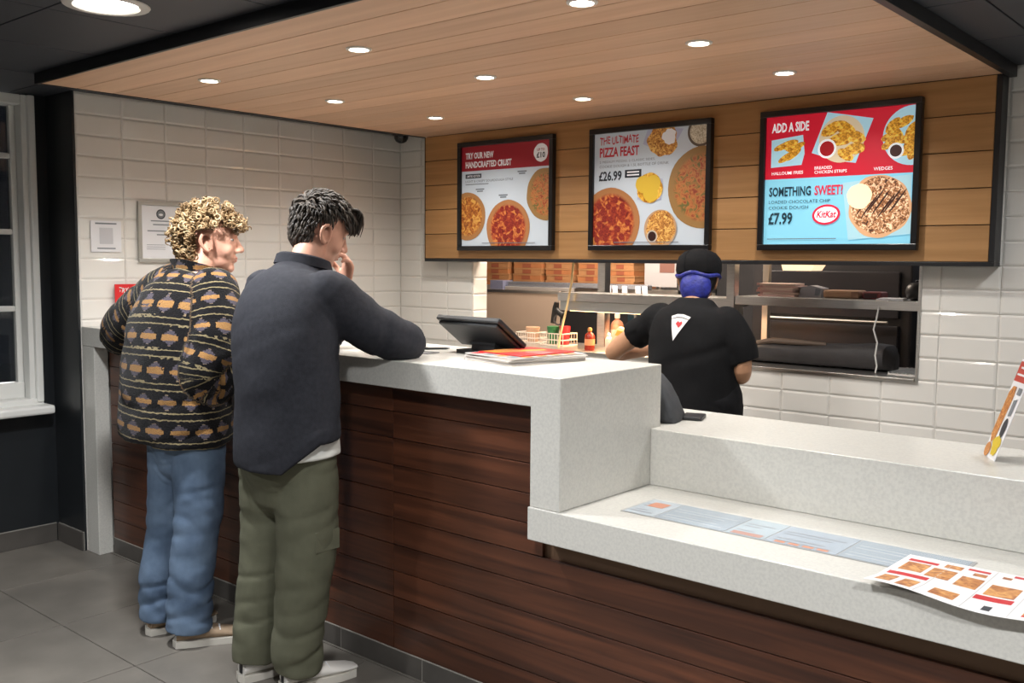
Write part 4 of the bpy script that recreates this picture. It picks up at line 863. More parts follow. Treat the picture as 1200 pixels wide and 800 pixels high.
def head_shapes(M, s=1.0):
    L = lambda p, r, side=(1, 0, 0): Limb([tuple(s*q for q in a) for a in p], [tuple(s*q for q in (b if hasattr(b, '__len__') else (b, b))) for b in r], side, n=14, sub=4).mesh()
    El = lambda c, r, Mx=None: ellm(tuple(s*q for q in c), tuple(s*q for q in r), Mx)
    sh = [El((0, -.015, .03), (.074, .097, .086)), El((0, .028, -.005), (.064, .062, .083)), El((0, .022, -.066), (.051, .058, .044)), El((0, .066, -.094), (.024, .02, .02)), El((.036, .055, -.028), (.026, .026, .03)), El((-.036, .055, -.028), (.026, .026, .03)),
          L([(0, .083, .03), (0, .095, .0), (0, .108, -.024)], [.008, .010, .0125]), El((.011, .094, -.03), (.009, .011, .008)), El((-.011, .094, -.03), (.009, .011, .008)), El((0, .083, .036), (.048, .012, .010)),
          El((0, .083, -.056), (.022, .013, .0075)), El((0, .081, -.067), (.019, .013, .0075)), El((0, .072, -.05), (.03, .016, .024))]
    for k in (1, -1):
        sh.append(L([(k*.076, .006, -.026), (k*.081, .006, -.005), (k*.086, -.004, .026), (k*.092, -.022, .029), (k*.094, -.034, .008), (k*.089, -.026, -.017), (k*.081, -.008, -.034)], [.006, .006, .007, .007, .007, .007, .008]))
        sh.append(El((k*.074, -.012, -.002), (.006, .017, .024)))
    return [xf(M, q) for q in sh]
def soften_head(me, M, it=7):
    V = co_of(me); Mi = np.array(M.inverted()); Q = V@Mi[:3, :3].T+Mi[:3, 3]
    inside = (np.abs(Q[:, 0]) < .074) & (np.abs(Q[:, 1]) < .13) & (Q[:, 2] > -.14) & (Q[:, 2] < .14)
    nose = (np.abs(Q[:, 0]) < .026) & (Q[:, 1] > .07) & (Q[:, 2] < .045) & (Q[:, 2] > -.08)
    w = (inside & ~nose).astype(float)[:, None]*.9+.1*inside.astype(float)[:, None]
    E = np.zeros(len(me.edges)*2, np.int32); me.edges.foreach_get('vertices', E); E = E.reshape(-1, 2); deg = np.bincount(E.ravel(), minlength=len(V))[:, None].astype(float)
    for _ in range(it):
        A = np.zeros_like(V)
        for k in range(3): A[:, k] = np.bincount(E[:, 0], V[E[:, 1], k], len(V))+np.bincount(E[:, 1], V[E[:, 0], k], len(V))
        V = V+w*.6*(A/np.maximum(deg, 1)-V)
    set_co(me, V)
def face_bits(M, parent, origin, hairm):
    o3 = Vector(origin)
    def add(name, V, F, m): mb = MB().add([tuple(M @ Vector(v)-o3) for v in V], F); mb.build(name, m, parent, True)
    for k in (1, -1):
        e = MB().ell((k*.031, .0715, .012), (.0115, .0095, .0065), 14, 10); add('eye', e.V, e.F, mat('eye_white', srgb(176, 166, 158), .3))
        e = MB().ell((k*.031, .0792, .012), (.0050, .0028, .0048), 12, 8); add('iris', e.V, e.F, mat('iris_dark', srgb(52, 50, 46), .2))
        e = MB().tube([(k*.015, .094, .033), (k*.03, .095, .038), (k*.046, .085, .034)], [.003, .004, .002], 6); add('eyebrow', e.V, e.F, hairm)
    e = MB().ell((0, .0905, -.0555), (.0195, .0052, .0042), 14, 8); add('lips', e.V, e.F, mat('lip_pink', srgb(190, 122, 110), .5))
    e = MB().ell((0, .0885, -.066), (.0165, .0055, .0045), 14, 8); add('lips', e.V, e.F, MATS['lip_pink'])
def hand_shapes(wrist, fdir, pnorm, side, curl, s=1.0, thumb=.5):
    """palm, four unequal bent fingers and a thumb; side = +1 puts the thumb on the +across edge"""
    f = Vector(fdir).normalized(); p = Vector(pnorm); p = (p-f*p.dot(f)).normalized(); ac = f.cross(p)*side; w = Vector(wrist); out = []
    out.append(Limb([w-f*.02*s, w+f*.02*s, w+f*.055*s, w+f*.085*s], [(.026*s, .02*s), (.032*s, .017*s), (.04*s, .015*s), (.038*s, .012*s)], tuple(ac), n=16, sub=3).mesh())
    for i, (off, ln, cu) in enumerate(((.030, .072, .85), (.0105, .082, 1.0), (-.0095, .077, 1.05), (-.029, .060, 1.15))):
        pos = w+f*.082*s+ac*off*s; a = 0; pts = [pos-f*.02*s, pos]
        for q, fr in enumerate((.45, .32, .23)):
            a += curl*cu*(.8, 1.1, .7)[q]; d = f*math.cos(a)+p*math.sin(a); pos = pos+d*ln*fr*s; pts.append(pos)
        out.append(Limb([tuple(x) for x in pts], [.0092*s, .0092*s, .0085*s, .0078*s, .0068*s], tuple(ac), n=10, sub=3).mesh())
    b = w+f*.022*s+ac*.026*s; d = (f*.55+ac*.75+p*.35).normalized(); d2 = (f*.9+ac*.15+p*thumb).normalized()
    out.append(Limb([tuple(b-d*.012*s), tuple(b+d*.03*s), tuple(b+d*.045*s+d2*.012*s), tuple(b+d*.045*s+d2*.045*s)], [.013*s, .0115*s, .0105*s, .0085*s], tuple(ac), n=10, sub=3).mesh())
    return out

SKIN = mat('skin', srgb(202, 152, 130), .5, noise=.07, nscale=25, spec=.35)
SKIN2 = mat('skin_tan', srgb(196, 148, 116), .5, noise=.06, nscale=25, spec=.35)
def fabric(name, c, n=.14, sc=60, bump=.25, bs=500, rough=.85, sheen=.0): return mat(name, srgb(*c), rough, noise=n, nscale=sc, bump=bump, bscale=bs, sheen=sheen, spec=.2)
NAVYF = fabric('navy_wool', (43, 44, 50)); OLIVE = fabric('olive_cotton', (92, 92, 76), .1, 14); BLACKF = fabric('black_cotton', (17, 17, 19), .15); BLACKT2 = fabric('black_trouser', (19, 19, 22), .15)
def denim_mat():
    return mat('blue_denim', srgb(70, 86, 108), .8, col2=srgb(108, 127, 150), nscale=7, bump=.25, bscale=420, spec=.2, detail=8)
DENIM = denim_mat()
def pattern_fleece():
    """black fleece with cream lines and rows of stepped tan and slate diamonds, from the limb coordinates"""
    m = bpy.data.materials.new('patterned_fleece'); m.use_nodes = True; N, L = nt(m); b = N['Principled BSDF']
    def at(n): a = N.new('ShaderNodeAttribute'); a.attribute_name = n; return a.outputs['Fac']
    def ma(op, a, b_=None, c=None):
        k = N.new('ShaderNodeMath'); k.operation = op
        for i, x in enumerate((a, b_, c)):
            if x is None: continue
            if hasattr(x, 'links') or hasattr(x, 'is_linked'): L.new(x, k.inputs[i])
            else: k.inputs[i].default_value = x
        return k.outputs[0]
    tc = N.new('ShaderNodeTexCoord'); ns = N.new('ShaderNodeTexNoise'); ns.inputs['Scale'].default_value = 70; ns.inputs['Detail'].default_value = 3; L.new(tc.outputs['Object'], ns.inputs[0])
    wob = ma('MULTIPLY', ma('SUBTRACT', ns.outputs['Fac'], .5), .011)
    v = ma('ADD', at('pv'), wob); u = ma('ADD', at('pu'), wob)
    PER = .104; row = ma('DIVIDE', v, PER); t = ma('FRACT', row); ri = ma('FLOOR', row)
    uu = ma('FRACT', ma('ADD', ma('DIVIDE', u, .078), ma('MULTIPLY', ri, .5))); du = ma('MULTIPLY', ma('ABSOLUTE', ma('SUBTRACT', uu, .5)), 2.0)
    dv = ma('DIVIDE', ma('ABSOLUTE', ma('SUBTRACT', t, .64)), .34)
    stepped = ma('ADD', ma('DIVIDE', ma('FLOOR', ma('MULTIPLY', dv, 5)), 5), du)
    inside = ma('LESS_THAN', stepped, .74); row_ok = ma('LESS_THAN', dv, 1.0); dia = ma('MULTIPLY', inside, row_ok)
    core = ma('MULTIPLY', ma('LESS_THAN', dv, .24), dia); tip = ma('MULTIPLY', ma('GREATER_THAN', dv, .74), dia)
    line = ma('MAXIMUM', ma('LESS_THAN', ma('ABSOLUTE', ma('SUBTRACT', t, .03)), .022), ma('LESS_THAN', ma('ABSOLUTE', ma('SUBTRACT', t, .265)), .022))
    def mix(fac, a, c):
        x = N.new('ShaderNodeMix'); x.data_type = 'RGBA'; L.new(fac, x.inputs[0])
        if isinstance(a, tuple): x.inputs[6].default_value = a+(1,)
        else: L.new(a, x.inputs[6])
        x.inputs[7].default_value = c+(1,); return x.outputs[2]
    c = mix(dia, srgb(22, 21, 23), srgb(84, 78, 88)); c = mix(core, c, srgb(160, 120, 74)); c = mix(tip, c, srgb(150, 130, 104)); c = mix(line, c, srgb(146, 132, 100))
    n2 = N.new('ShaderNodeTexNoise'); n2.inputs['Scale'].default_value = 260; L.new(tc.outputs['Object'], n2.inputs[0])
    hs = N.new('ShaderNodeHueSaturation'); mr = N.new('ShaderNodeMapRange'); mr.inputs[3].default_value = .6; mr.inputs[4].default_value = 1.2; L.new(n2.outputs['Fac'], mr.inputs[0]); L.new(mr.outputs[0], hs.inputs['Value']); L.new(c, hs.inputs['Color']); L.new(hs.outputs[0], b.inputs['Base Color'])
    bp = N.new('ShaderNodeBump'); bp.inputs['Strength'].default_value = .8; bp.inputs['Distance'].default_value = .006; L.new(n2.outputs['Fac'], bp.inputs['Height']); L.new(bp.outputs[0], b.inputs['Normal'])
    b.inputs['Roughness'].default_value = .95; b.inputs['Sheen Weight'].default_value = .1; b.inputs['Specular IOR Level'].default_value = .1; MATS['patterned_fleece'] = m; return m
FLEECE = pattern_fleece()

def shoe(parent, origin, heel, yaw_, m, solem, stripe=None, L_=.285):
    """low trainer: heel at the given floor point, toe along yaw"""
    M = Matrix.Translation(Vector(heel)-Vector(origin)) @ Matrix.Rotation(yaw_, 4, 'Z')
    T = lambda mb: tilted(mb, M)
    up_ = MB(); n = 16; V = []; prof = [(.0, .030, .062), (.02, .036, .082), (.06, .038, .088), (.11, .040, .078), (.16, .045, .062), (.21, .046, .05), (.25, .040, .042), (.275, .026, .034)]
    for yy, hw, hh in prof:
        for j in range(n):
            a = 2*PI*j/n; sx = math.copysign(abs(math.cos(a))**.7, math.cos(a)); sz = math.sin(a); V.append((hw*sx, yy, .024+max(0, hh-.024)*(.5+.5*sz)))
    F = [(i*n+j, i*n+(j+1) % n, (i+1)*n+(j+1) % n, (i+1)*n+j) for i in range(len(prof)-1) for j in range(n)]+[tuple(range(n-1, -1, -1)), tuple(range((len(prof)-1)*n, len(prof)*n))]
    s = T(up_.add(V, F)).build('shoe', m, parent, True)
    pts = [(-.034, -.004), (-.042, .06), (-.044, .13), (-.05, .2), (-.042, .26), (0, .284), (.042, .26), (.05, .2), (.044, .13), (.042, .06), (.034, -.004), (0, -.014)]
    T(MB().prism([(x, y, .001) for x, y in pts], (0, 0, .026))).build('sole', solem, s)
    if stripe: T(MB().box(-.008, .008, -.006, .006, .03, .082, .002)).build('heel_tab', stripe, s)
    T(MB().tube([(-.03, .10, .07), (0, .10, .083), (.03, .10, .07)], .004, 6).tube([(-.032, .13, .062), (0, .13, .073), (.032, .13, .062)], .004, 6).tube([(-.033, .16, .054), (0, .16, .064), (.033, .16, .054)], .004, 6)).build('laces', PAPER, s, True)
    return s
def collar(parent, origin, c, rx, ry, h, m, tilt=(0, 0), flare=.012, th=.006, gap=.5, fold=0, attrs=False, z0=0):
    """standing collar around the neck, open at the front"""
    V = []; n = 36; o3 = np.array(origin)
    a = np.linspace(PI/2+gap, PI/2+2*PI-gap, n)
    rowsz = [(0, 0), (.5, .3), (1.0, 1.0)] if not fold else [(0, 0), (.6, -.1), (1.0, .0), (.9, .9), (.25, 1.7)]
    rows_ = []
    for zf, ff in rowsz: rows_.append((zf*h, ff*flare))
    full = rows_+[(z, f_+th) for z, f_ in reversed(rows_)] if not fold else rows_+[(z+th*.6, f_+th*1.2) for z, f_ in reversed(rows_)]
    k = len(full)
    for z, f_ in full:
        for q in a: V.append((c[0]+(rx+f_)*math.cos(q), c[1]+(ry+f_)*math.sin(q)+tilt[1]*z, c[2]+z+z0+(-tilt[0]*(ry*math.sin(q)))))
    V = np.array(V)-o3; F = []
    for i in range(k):
        for j in range(n-1): b_ = (i+1) % k; F.append((i*n+j, i*n+j+1, b_*n+j+1, b_*n+j))
    F.append(tuple(i*n for i in range(k))); F.append(tuple(i*n+n-1 for i in reversed(range(k))))
    o = MB().add(V, F).build('collar', m, parent, True)
    if attrs:
        W = co_of(o.data); put_attr(o.data, 'pu', np.arctan2(W[:, 1]-(c[1]-o3[1]), W[:, 0]-(c[0]-o3[0]))*.09); put_attr(o.data, 'pv', W[:, 2]*1.0+.06)
    return o

def curl_hair(M, origin, m, parent, N_=800, seed=1):
    R_ = random.Random(seed); mb = MB(); o3 = Vector(origin); rv = []
    c0 = Vector((0, -.012, .035)); rad = Vector((.083, .105, .098)); cnt = 0
    while cnt < N_:
        d = Vector((R_.gauss(0, 1), R_.gauss(0, 1), R_.gauss(0, 1))).normalized()
        if d.z < -.75: continue
        if d.y > .30 and d.z < .34: continue
        if d.y > -.25 and abs(d.x) > .45 and d.z < .12: continue
        lift = R_.uniform(.0, .036)*(1 if d.z > -.2 else .6); p = c0+Vector((d.x*(rad.x+lift), d.y*(rad.y+lift), d.z*(rad.z+lift)))
        if d.y > .3: p.y += .016; p.z -= .022*min(1, (d.y-.3)*3)
        if d.y < -.1 and d.z < .1: p.z -= .028*min(1, (.1-d.z)*2.2); p.y -= .006
        ax = (d*.5+Vector((R_.gauss(0, 1), R_.gauss(0, 1), R_.gauss(0, 1)))*.7+Vector((0, 0, -.5))).normalized()
        e1_ = ax.orthogonal().normalized(); e2_ = ax.cross(e1_); hr = R_.uniform(.006, .012); tn_ = R_.uniform(1.2, 2.0); ln = R_.uniform(.012, .028); k = 13; ph = R_.uniform(0, 6.28)
        pts = []; rr_ = []
        for i in range(k):
            q = i/(k-1); a = ph+q*tn_*2*PI; pts.append(tuple(M @ (p+ax*(q-.5)*ln+(e1_*math.cos(a)+e2_*math.sin(a))*hr*(1-.25*q))-o3)); rr_.append(.0036*(1-.55*abs(2*q-1)**2))
        b4 = len(mb.V); mb.tube(pts, rr_, 5); rv += [R_.random()]*(len(mb.V)-b4); cnt += 1
    me = bpy.data.meshes.new('hair'); me.from_pydata(mb.V, [], mb.F); me.update(); put_attr(me, 'rnd', rv); h = link('hair', me, m, parent, True)
    cap = MB().ell((0, 0, 0), (1, 1, 1), 28, 18); V = []
    for v in cap.V:
        v = Vector(v); q = Vector((v.x*.083, v.y*.101, v.z*.096))
        V.append((v, q))
    keep = []
    for v, q in V: keep.append(not ((v.y > .30 and v.z < .36) or (v.y > -.3 and abs(v.x) > .4 and v.z < .1) or v.z < -.72))
    F = [f for f in cap.F if all(keep[i] for i in f)]
    me2 = bpy.data.meshes.new('hair_base'); me2.from_pydata([tuple(M @ (c0+q)-o3) for v, q in V], [], F); bm = bmesh.new(); bm.from_mesh(me2); bmesh.ops.delete(bm, geom=[v for v in bm.verts if not v.link_faces], context='VERTS'); bm.to_mesh(me2); bm.free(); put_attr(me2, 'rnd', [.1]*len(me2.vertices)); link('hair_base', me2, m, h, True)
    return h
def hair_mat(name, c1, c2, c3, rough=.38):
    m = bpy.data.materials.new(name); m.use_nodes = True; N, L = nt(m); b = N['Principled BSDF']; a = N.new('ShaderNodeAttribute'); a.attribute_name = 'rnd'
    rp = N.new('ShaderNodeValToRGB'); rp.color_ramp.elements[0].color = c1+(1,); rp.color_ramp.elements[1].color = c3+(1,); e = rp.color_ramp.elements.new(.55); e.color = c2+(1,); L.new(a.outputs['Fac'], rp.inputs[0]); L.new(rp.outputs[0], b.inputs['Base Color']); b.inputs['Roughness'].default_value = rough; MATS[name] = m; return m
BLOND = hair_mat('blond_hair', srgb(108, 84, 54), srgb(150, 122, 84), srgb(196, 172, 134), .6); BROWN = hair_mat('dark_brown_hair', srgb(36, 30, 25), srgb(52, 44, 37), srgb(74, 64, 54), .6); BLACKH = hair_mat('black_hair', srgb(18, 17, 17), srgb(26, 24, 24), srgb(40, 37, 36))
def lock_hair(M, origin, m, parent, N_=900, seed=3):
    """short cropped back and sides, longer tousled top falling over the forehead"""
    R_ = random.Random(seed); mb = MB(); o3 = Vector(origin); rv = []; c0 = Vector((0, -.012, .035)); rad = Vector((.080, .102, .094)); cnt = 0
    while cnt < N_:
        d = Vector((R_.gauss(0, 1), R_.gauss(0, 1), R_.gauss(0, 1))).normalized()
        if d.z < -.72 or (d.y > .2 and d.z < .42) or (d.y > -.28 and abs(d.x) > .45 and d.z < .16): continue
        topn = max(0, min(1, (d.z-.15)/.5)); ln = .032+.034*topn+R_.uniform(-.008, .012)
        p = c0+Vector((d.x*rad.x, d.y*rad.y, d.z*rad.z)); flow = Vector((.25*R_.uniform(-1, 1), .75*topn-.1+.3*R_.uniform(-1, 1), -.9+.5*topn)); flow = flow-d*flow.dot(d); flow = flow.normalized() if flow.length > .05 else d.orthogonal()
        lift = .012+.016*topn*R_.uniform(.4, 1.3); k = 6; pts = []; rr_ = []; sw = R_.uniform(-1, 1)*.012*topn; sd = d.cross(flow)
        for i in range(k):
            q = i/(k-1); x = p+flow*ln*q; dd = Vector(((x.x-c0.x)/rad.x, (x.y-c0.y)/rad.y, (x.z-c0.z)/rad.z)); dl = dd.length
            x = c0+Vector((dd.x/dl*rad.x, dd.y/dl*rad.y, dd.z/dl*rad.z))*1.0+d*(lift*math.sin(q*2.2))+sd*sw*math.sin(q*5)
            if d.y < -.15 and d.z < .0: x = x+Vector((0, -.002, -.026*min(1, -d.z*2)))
            if d.y > .25 and topn > .3: x = x+Vector((0, .016*q, -.006*q))
            pts.append(tuple(M @ x-o3)); rr_.append((.0042+.0016*topn)*(1-.8*q*q))
        b4 = len(mb.V); mb.tube(pts, rr_, 5); rv += [R_.random()]*(len(mb.V)-b4); cnt += 1
    for k in range(60):                                   # fringe swept forward and down
        x0 = R_.uniform(-.062, .062); pts = []; rr_ = []; f2 = R_.uniform(.45, 1.1); bend = R_.uniform(-.016, .016)
        for i in range(8): q = i/7; pts.append(tuple(M @ Vector((x0*(1+.2*q)+bend*math.sin(q*4), (.058-.12*x0*x0*40*.04)+.056*f2*math.sin(q*1.7), .116+.012*math.sin(q*3)-.078*f2*q*q))-o3)); rr_.append(.0048*(1-.8*q*q))
        b4 = len(mb.V); mb.tube(pts, rr_, 5); rv += [R_.random()]*(len(mb.V)-b4)
    me = bpy.data.meshes.new('hair'); me.from_pydata(mb.V, [], mb.F); me.update(); put_attr(me, 'rnd', rv); h = link('hair', me, m, parent, True)
    cap = MB().ell((0, 0, 0), (1, 1, 1), 30, 20); V = [Vector(v) for v in cap.V]; keep = [not ((v.y > .22 and v.z < .46) or (v.y > -.26 and abs(v.x) > .42 and v.z < .12) or v.z < -.66) for v in V]
    me2 = bpy.data.meshes.new('hair_base'); me2.from_pydata([tuple(M @ (c0+Vector((v.x*.0815, v.y*.1035, v.z*.0975)))-o3) for v in V], [], [f for f in cap.F if all(keep[i] for i in f)]); bm = bmesh.new(); bm.from_mesh(me2); bmesh.ops.delete(bm, geom=[v for v in bm.verts if not v.link_faces], context='VERTS'); bm.to_mesh(me2); bm.free(); put_attr(me2, 'rnd', [.2]*len(me2.vertices)); link('hair_base', me2, m, h, True)
    return h
def shift(me, origin): set_co(me, co_of(me)-np.array(origin))
def face_M(pos, yaw_deg, pitch_deg, roll_deg=0): return bodyM(pos, math.radians(yaw_deg), math.radians(pitch_deg), math.radians(roll_deg))

# ---- customer in the patterned fleece
O1 = (-3.42, 1.98, 0)
p1 = thing('person', 'person with curly blond hair in patterned black fleece and blue jeans at the counter', 'person', O1)
H1 = face_M((-3.485, 2.175, 1.562), -36, -2) @ Matrix.Scale(1.07, 4)
nb1 = (-3.485, 2.11, 1.42)
LA1 = [(-3.70, 2.10, 1.39), (-3.88, 2.05, 1.25), (-4.03, 2.06, 1.15), (-3.98, 2.18, 1.175), (-3.93, 2.30, 1.185)]
RA1 = [(-3.27, 2.08, 1.36), (-3.235, 2.03, 1.20), (-3.235, 1.98, 1.055), (-3.21, 2.10, 1.075), (-3.20, 2.22, 1.16), (-3.20, 2.32, 1.185)]
legL1 = [(-3.49, 1.99, .90), (-3.495, 2.0, .70), (-3.50, 1.985, .48), (-3.51, 1.94, .25), (-3.52, 1.925, .09)]
legR1 = [(-3.31, 1.99, .90), (-3.30, 2.0, .70), (-3.30, 1.985, .48), (-3.315, 1.95, .25), (-3.325, 1.94, .09)]
sp1 = [(-3.40, 1.99, .88), (-3.42, 1.98, 1.04), (-3.45, 2.01, 1.22), (-3.48, 2.07, 1.38), nb1]
shapes = head_shapes(H1)+[Limb([nb1, (-3.485, 2.125, 1.47), (-3.485, 2.15, 1.52)], [.06, .056, .054]).mesh(), Limb(sp1, [(.15, .10), (.14, .09), (.16, .10), (.15, .08), (.06, .055)]).mesh(),
    Limb(LA1, [.05, .042, .036, .03, .026]).mesh(), Limb(RA1, [.05, .045, .04, .036, .03, .027]).mesh(), Limb(legL1, [.08, .072, .052, .046, .038]).mesh(), Limb(legR1, [.08, .072, .052, .046, .038]).mesh(),
    Limb([(-3.52, 1.91, .045), (-3.505, 2.02, .038), (-3.495, 2.08, .034)], [.024, .018, .012]).mesh(), Limb([(-3.325, 1.93, .045), (-3.295, 2.03, .038), (-3.27, 2.09, .034)], [.024, .018, .012]).mesh()]
shapes += hand_shapes(LA1[-1], (.25, 1, .02), (0, 0, -1), -1, .12)+hand_shapes(RA1[-1], (-.15, 1, .02), (0, 0, -1), 1, .12)
me = fuse('body', shapes, .0042, 2); soften_head(me, H1, 9); shift(me, O1); link('body', me, SKIN, p1, True)
face_bits(H1, p1, O1, BLOND); curl_hair(H1, O1, BLOND, p1)
jk = [Limb([(-3.47, 1.99, .80), (-3.465, 1.985, .90), (-3.46, 1.985, 1.08), (-3.465, 2.01, 1.24), (-3.475, 2.05, 1.335), (-3.483, 2.09, 1.395), (-3.485, 2.11, 1.435)], [(.285, .195), (.278, .19), (.258, .178), (.245, .165), (.215, .145), (.135, .11), (.075, .075)], flat=(True, True), n=40),
      Limb([(-3.64, 2.09, 1.385)]+LA1[1:], [(.10, .10), .098, .088, .078, .062], side=(0, 1, 0), flat=(False, True)), Limb([(-3.31, 2.07, 1.365)]+RA1[1:], [(.10, .10), .10, .094, .088, .074, .062], side=(0, 1, 0), flat=(False, True))]
# v must run up the torso from the hem and down the sleeves from the shoulder
jo = cloth('fleece_jacket', jk, FLEECE, p1, .009, 4, .013, freq=(6, 9), seed=2, origin=O1)
collar(p1, O1, (-3.487, 2.115, 1.40), .088, .085, .06, FLEECE, (.42, .1), .02, .010, .35, attrs=True)
zp = MB().tube([tuple(Vector(q)-Vector(O1)) for q in ((-3.47, 2.235, 1.40), (-3.465, 2.215, 1.25), (-3.46, 2.195, 1.0), (-3.46, 2.195, .82))], .005, 6).build('zip', mat('zip_dark', srgb(60, 58, 56), .4), p1, True)
cloth('jeans', [Limb([(-3.40, 1.985, .95), (-3.40, 1.99, .80), (-3.405, 1.99, .73)], [(.19, .125), (.195, .13), (.15, .11)]), Limb([legL1[0], (-3.492, 1.99, .70), (-3.503, 1.975, .48), (-3.515, 1.94, .25), (-3.52, 1.935, .06)], [.10, .101, .088, .082, .085], flat=(False, True)), Limb([legR1[0], (-3.305, 1.99, .70), (-3.303, 1.975, .48), (-3.318, 1.95, .25), (-3.325, 1.945, .06)], [.10, .101, .090, .085, .088], flat=(False, True))], DENIM, p1, .006, 2, .011, freq=(9, 16), seed=5, origin=O1, fold_fn=lambda V, W, ID: .5+.9*np.exp(-((V[:, 2]-.15)/.13)**2)+.5*np.exp(-((V[:, 2]-.5)/.1)**2))
TAN = mat('tan_suede', srgb(150, 128, 104), .8, noise=.1, nscale=20); SOLE = mat('pale_sole', srgb(205, 200, 190), .6)
shoe(p1, O1, (-3.525, 1.885, 0), math.radians(-10), TAN, SOLE); shoe(p1, O1, (-3.335, 1.895, 0), math.radians(-28), TAN, SOLE)

# ---- customer in the navy overshirt
O2 = (-2.76, 1.96, 0)
p2 = thing('person', 'person with short dark hair in navy overshirt and olive trousers leaning on the counter', 'person', O2)
H2 = face_M((-2.80, 2.19, 1.590), -16, -20, 4)
nb2 = (-2.79, 2.09, 1.455)
RA2 = [(-2.555, 2.07, 1.355), (-2.515, 2.19, 1.26), (-2.505, 2.325, 1.208), (-2.61, 2.385, 1.20), (-2.73, 2.42, 1.195)]
LA2 = [(-3.00, 2.10, 1.37), (-3.01, 2.24, 1.26), (-2.985, 2.36, 1.21), (-2.935, 2.38, 1.32), (-2.875, 2.365, 1.405)]
legL2 = [(-2.82, 1.965, .90), (-2.835, 1.985, .70), (-2.852, 1.98, .48), (-2.868, 1.94, .25), (-2.872, 1.925, .09)]
legR2 = [(-2.64, 1.975, .90), (-2.64, 2.0, .70), (-2.65, 2.0, .48), (-2.68, 1.985, .25), (-2.70, 1.985, .09)]
sp2 = [(-2.755, 1.96, .88), (-2.76, 1.96, 1.04), (-2.765, 1.98, 1.22), (-2.775, 2.03, 1.37), nb2]
shapes = head_shapes(H2)+[Limb([nb2, (-2.793, 2.125, 1.51), (-2.797, 2.155, 1.56)], [.06, .056, .054]).mesh(), Limb(sp2, [(.15, .10), (.14, .09), (.16, .10), (.15, .08), (.06, .055)]).mesh(),
    Limb(RA2, [.05, .045, .04, .034, .027]).mesh(), Limb(LA2, [.05, .045, .04, .034, .027]).mesh(), Limb(legL2, [.08, .072, .052, .046, .038]).mesh(), Limb(legR2, [.08, .072, .052, .046, .038]).mesh(),
    Limb([(-2.872, 1.91, .045), (-2.865, 2.02, .038), (-2.858, 2.08, .034)], [.024, .018, .012]).mesh(), Limb([(-2.70, 1.975, .045), (-2.685, 2.08, .038), (-2.67, 2.13, .034)], [.024, .018, .012]).mesh()]
shapes += hand_shapes(RA2[-1], (-.95, .3, -.08), (0, 0, -1), -1, .2)+hand_shapes(LA2[-1], (.35, -.12, .93), (-.1, -1, .2), -1, .62, thumb=.9)
me = fuse('body', shapes, .0042, 2); soften_head(me, H2, 9); shift(me, O2); link('body', me, SKIN, p2, True)
face_bits(H2, p2, O2, BROWN); lock_hair(H2, O2, BROWN, p2)
jk = [Limb([(-2.692, 1.955, .80), (-2.692, 1.955, .92), (-2.702, 1.96, 1.08), (-2.73, 1.98, 1.24), (-2.765, 2.02, 1.35), (-2.782, 2.065, 1.42), (-2.79, 2.09, 1.475)], [(.205, .165), (.205, .162), (.208, .158), (.22, .156), (.205, .138), (.132, .102), (.073, .073)], flat=(True, True), n=40),
      Limb([(-2.59, 2.06, 1.375)]+RA2[1:], [(.09, .09), .085, .074, .066, .055], side=(0, 0, 1), flat=(False, True)), Limb([(-2.965, 2.08, 1.375)]+LA2[1:-1]+[(-2.895, 2.37, 1.375)], [(.09, .09), .085, .074, .062, .052], side=(1, 0, 0), flat=(False, True))]
ov2 = cloth('overshirt', jk, NAVYF, p2, .008, 4, .013, freq=(6, 10), seed=7, origin=O2, fold_fn=lambda V, W, ID: np.where(ID == 0, .35+.5*np.exp(-((V[:, 2]-1.0)/.12)**2), 1.0))
V_ = co_of(ov2.data); w_ = np.clip((.97-V_[:, 2])/.15, 0, 1); V_[:, 2] += w_*.095*np.clip(((V_[:, 0]+O2[0])*.758+(V_[:, 1]+O2[1])*.652+.745)/.12, 0, 1); set_co(ov2.data, V_)
collar(p2, O2, (-2.791, 2.105, 1.452), .076, .076, .05, NAVYF, (.25, .05), .012, .006, .35, fold=1)
MB().tube([tuple(Vector(q)-Vector(O2)) for q in ((-2.95, 1.905, 1.285), (-2.87, 1.862, 1.283), (-2.765, 1.846, 1.282), (-2.66, 1.862, 1.283), (-2.58, 1.905, 1.285))], .0022, 6).build('yoke_seam', NAVYF, p2, True)
def tail():
    me_ = fuse('shirt_tail', [Limb([(-2.605, 1.965, .95), (-2.605, 1.96, .88), (-2.605, 1.96, .835)], [(.08, .13), (.086, .138), (.09, .14)], flat=(True, True)).mesh()], .007, 2); shift(me_, O2); return link('shirt_tail', me_, mat('white_cotton', srgb(226, 226, 220), .8), p2, True)
tail()
cloth('olive_trousers', [Limb([(-2.73, 1.965, .95), (-2.73, 1.97, .80), (-2.735, 1.975, .73)], [(.185, .135), (.185, .14), (.15, .115)]), Limb([legL2[0], (-2.838, 1.985, .70), (-2.852, 1.98, .48), (-2.866, 1.95, .25), (-2.872, 1.935, .07)], [.105, .106, .094, .086, .078], flat=(False, True)), Limb([legR2[0], (-2.64, 1.995, .70), (-2.65, 1.995, .48), (-2.68, 1.99, .25), (-2.70, 1.99, .065)], [.108, .11, .1, .092, .086], flat=(False, True))], OLIVE, p2, .006, 2, .011, freq=(8, 14), seed=11, origin=O2, fold_fn=lambda V, W, ID: .55+.8*np.exp(-((V[:, 2]-.12)/.12)**2)+.6*np.exp(-((V[:, 2]-.52)/.12)**2))
MB().box(-.003, .003, -.05, .05, -.035, .035, .0015).build('thigh_pocket', OLIVE, p2, loc=(.212, .05, .55))
WSH = mat('white_leather', srgb(218, 214, 208), .5)
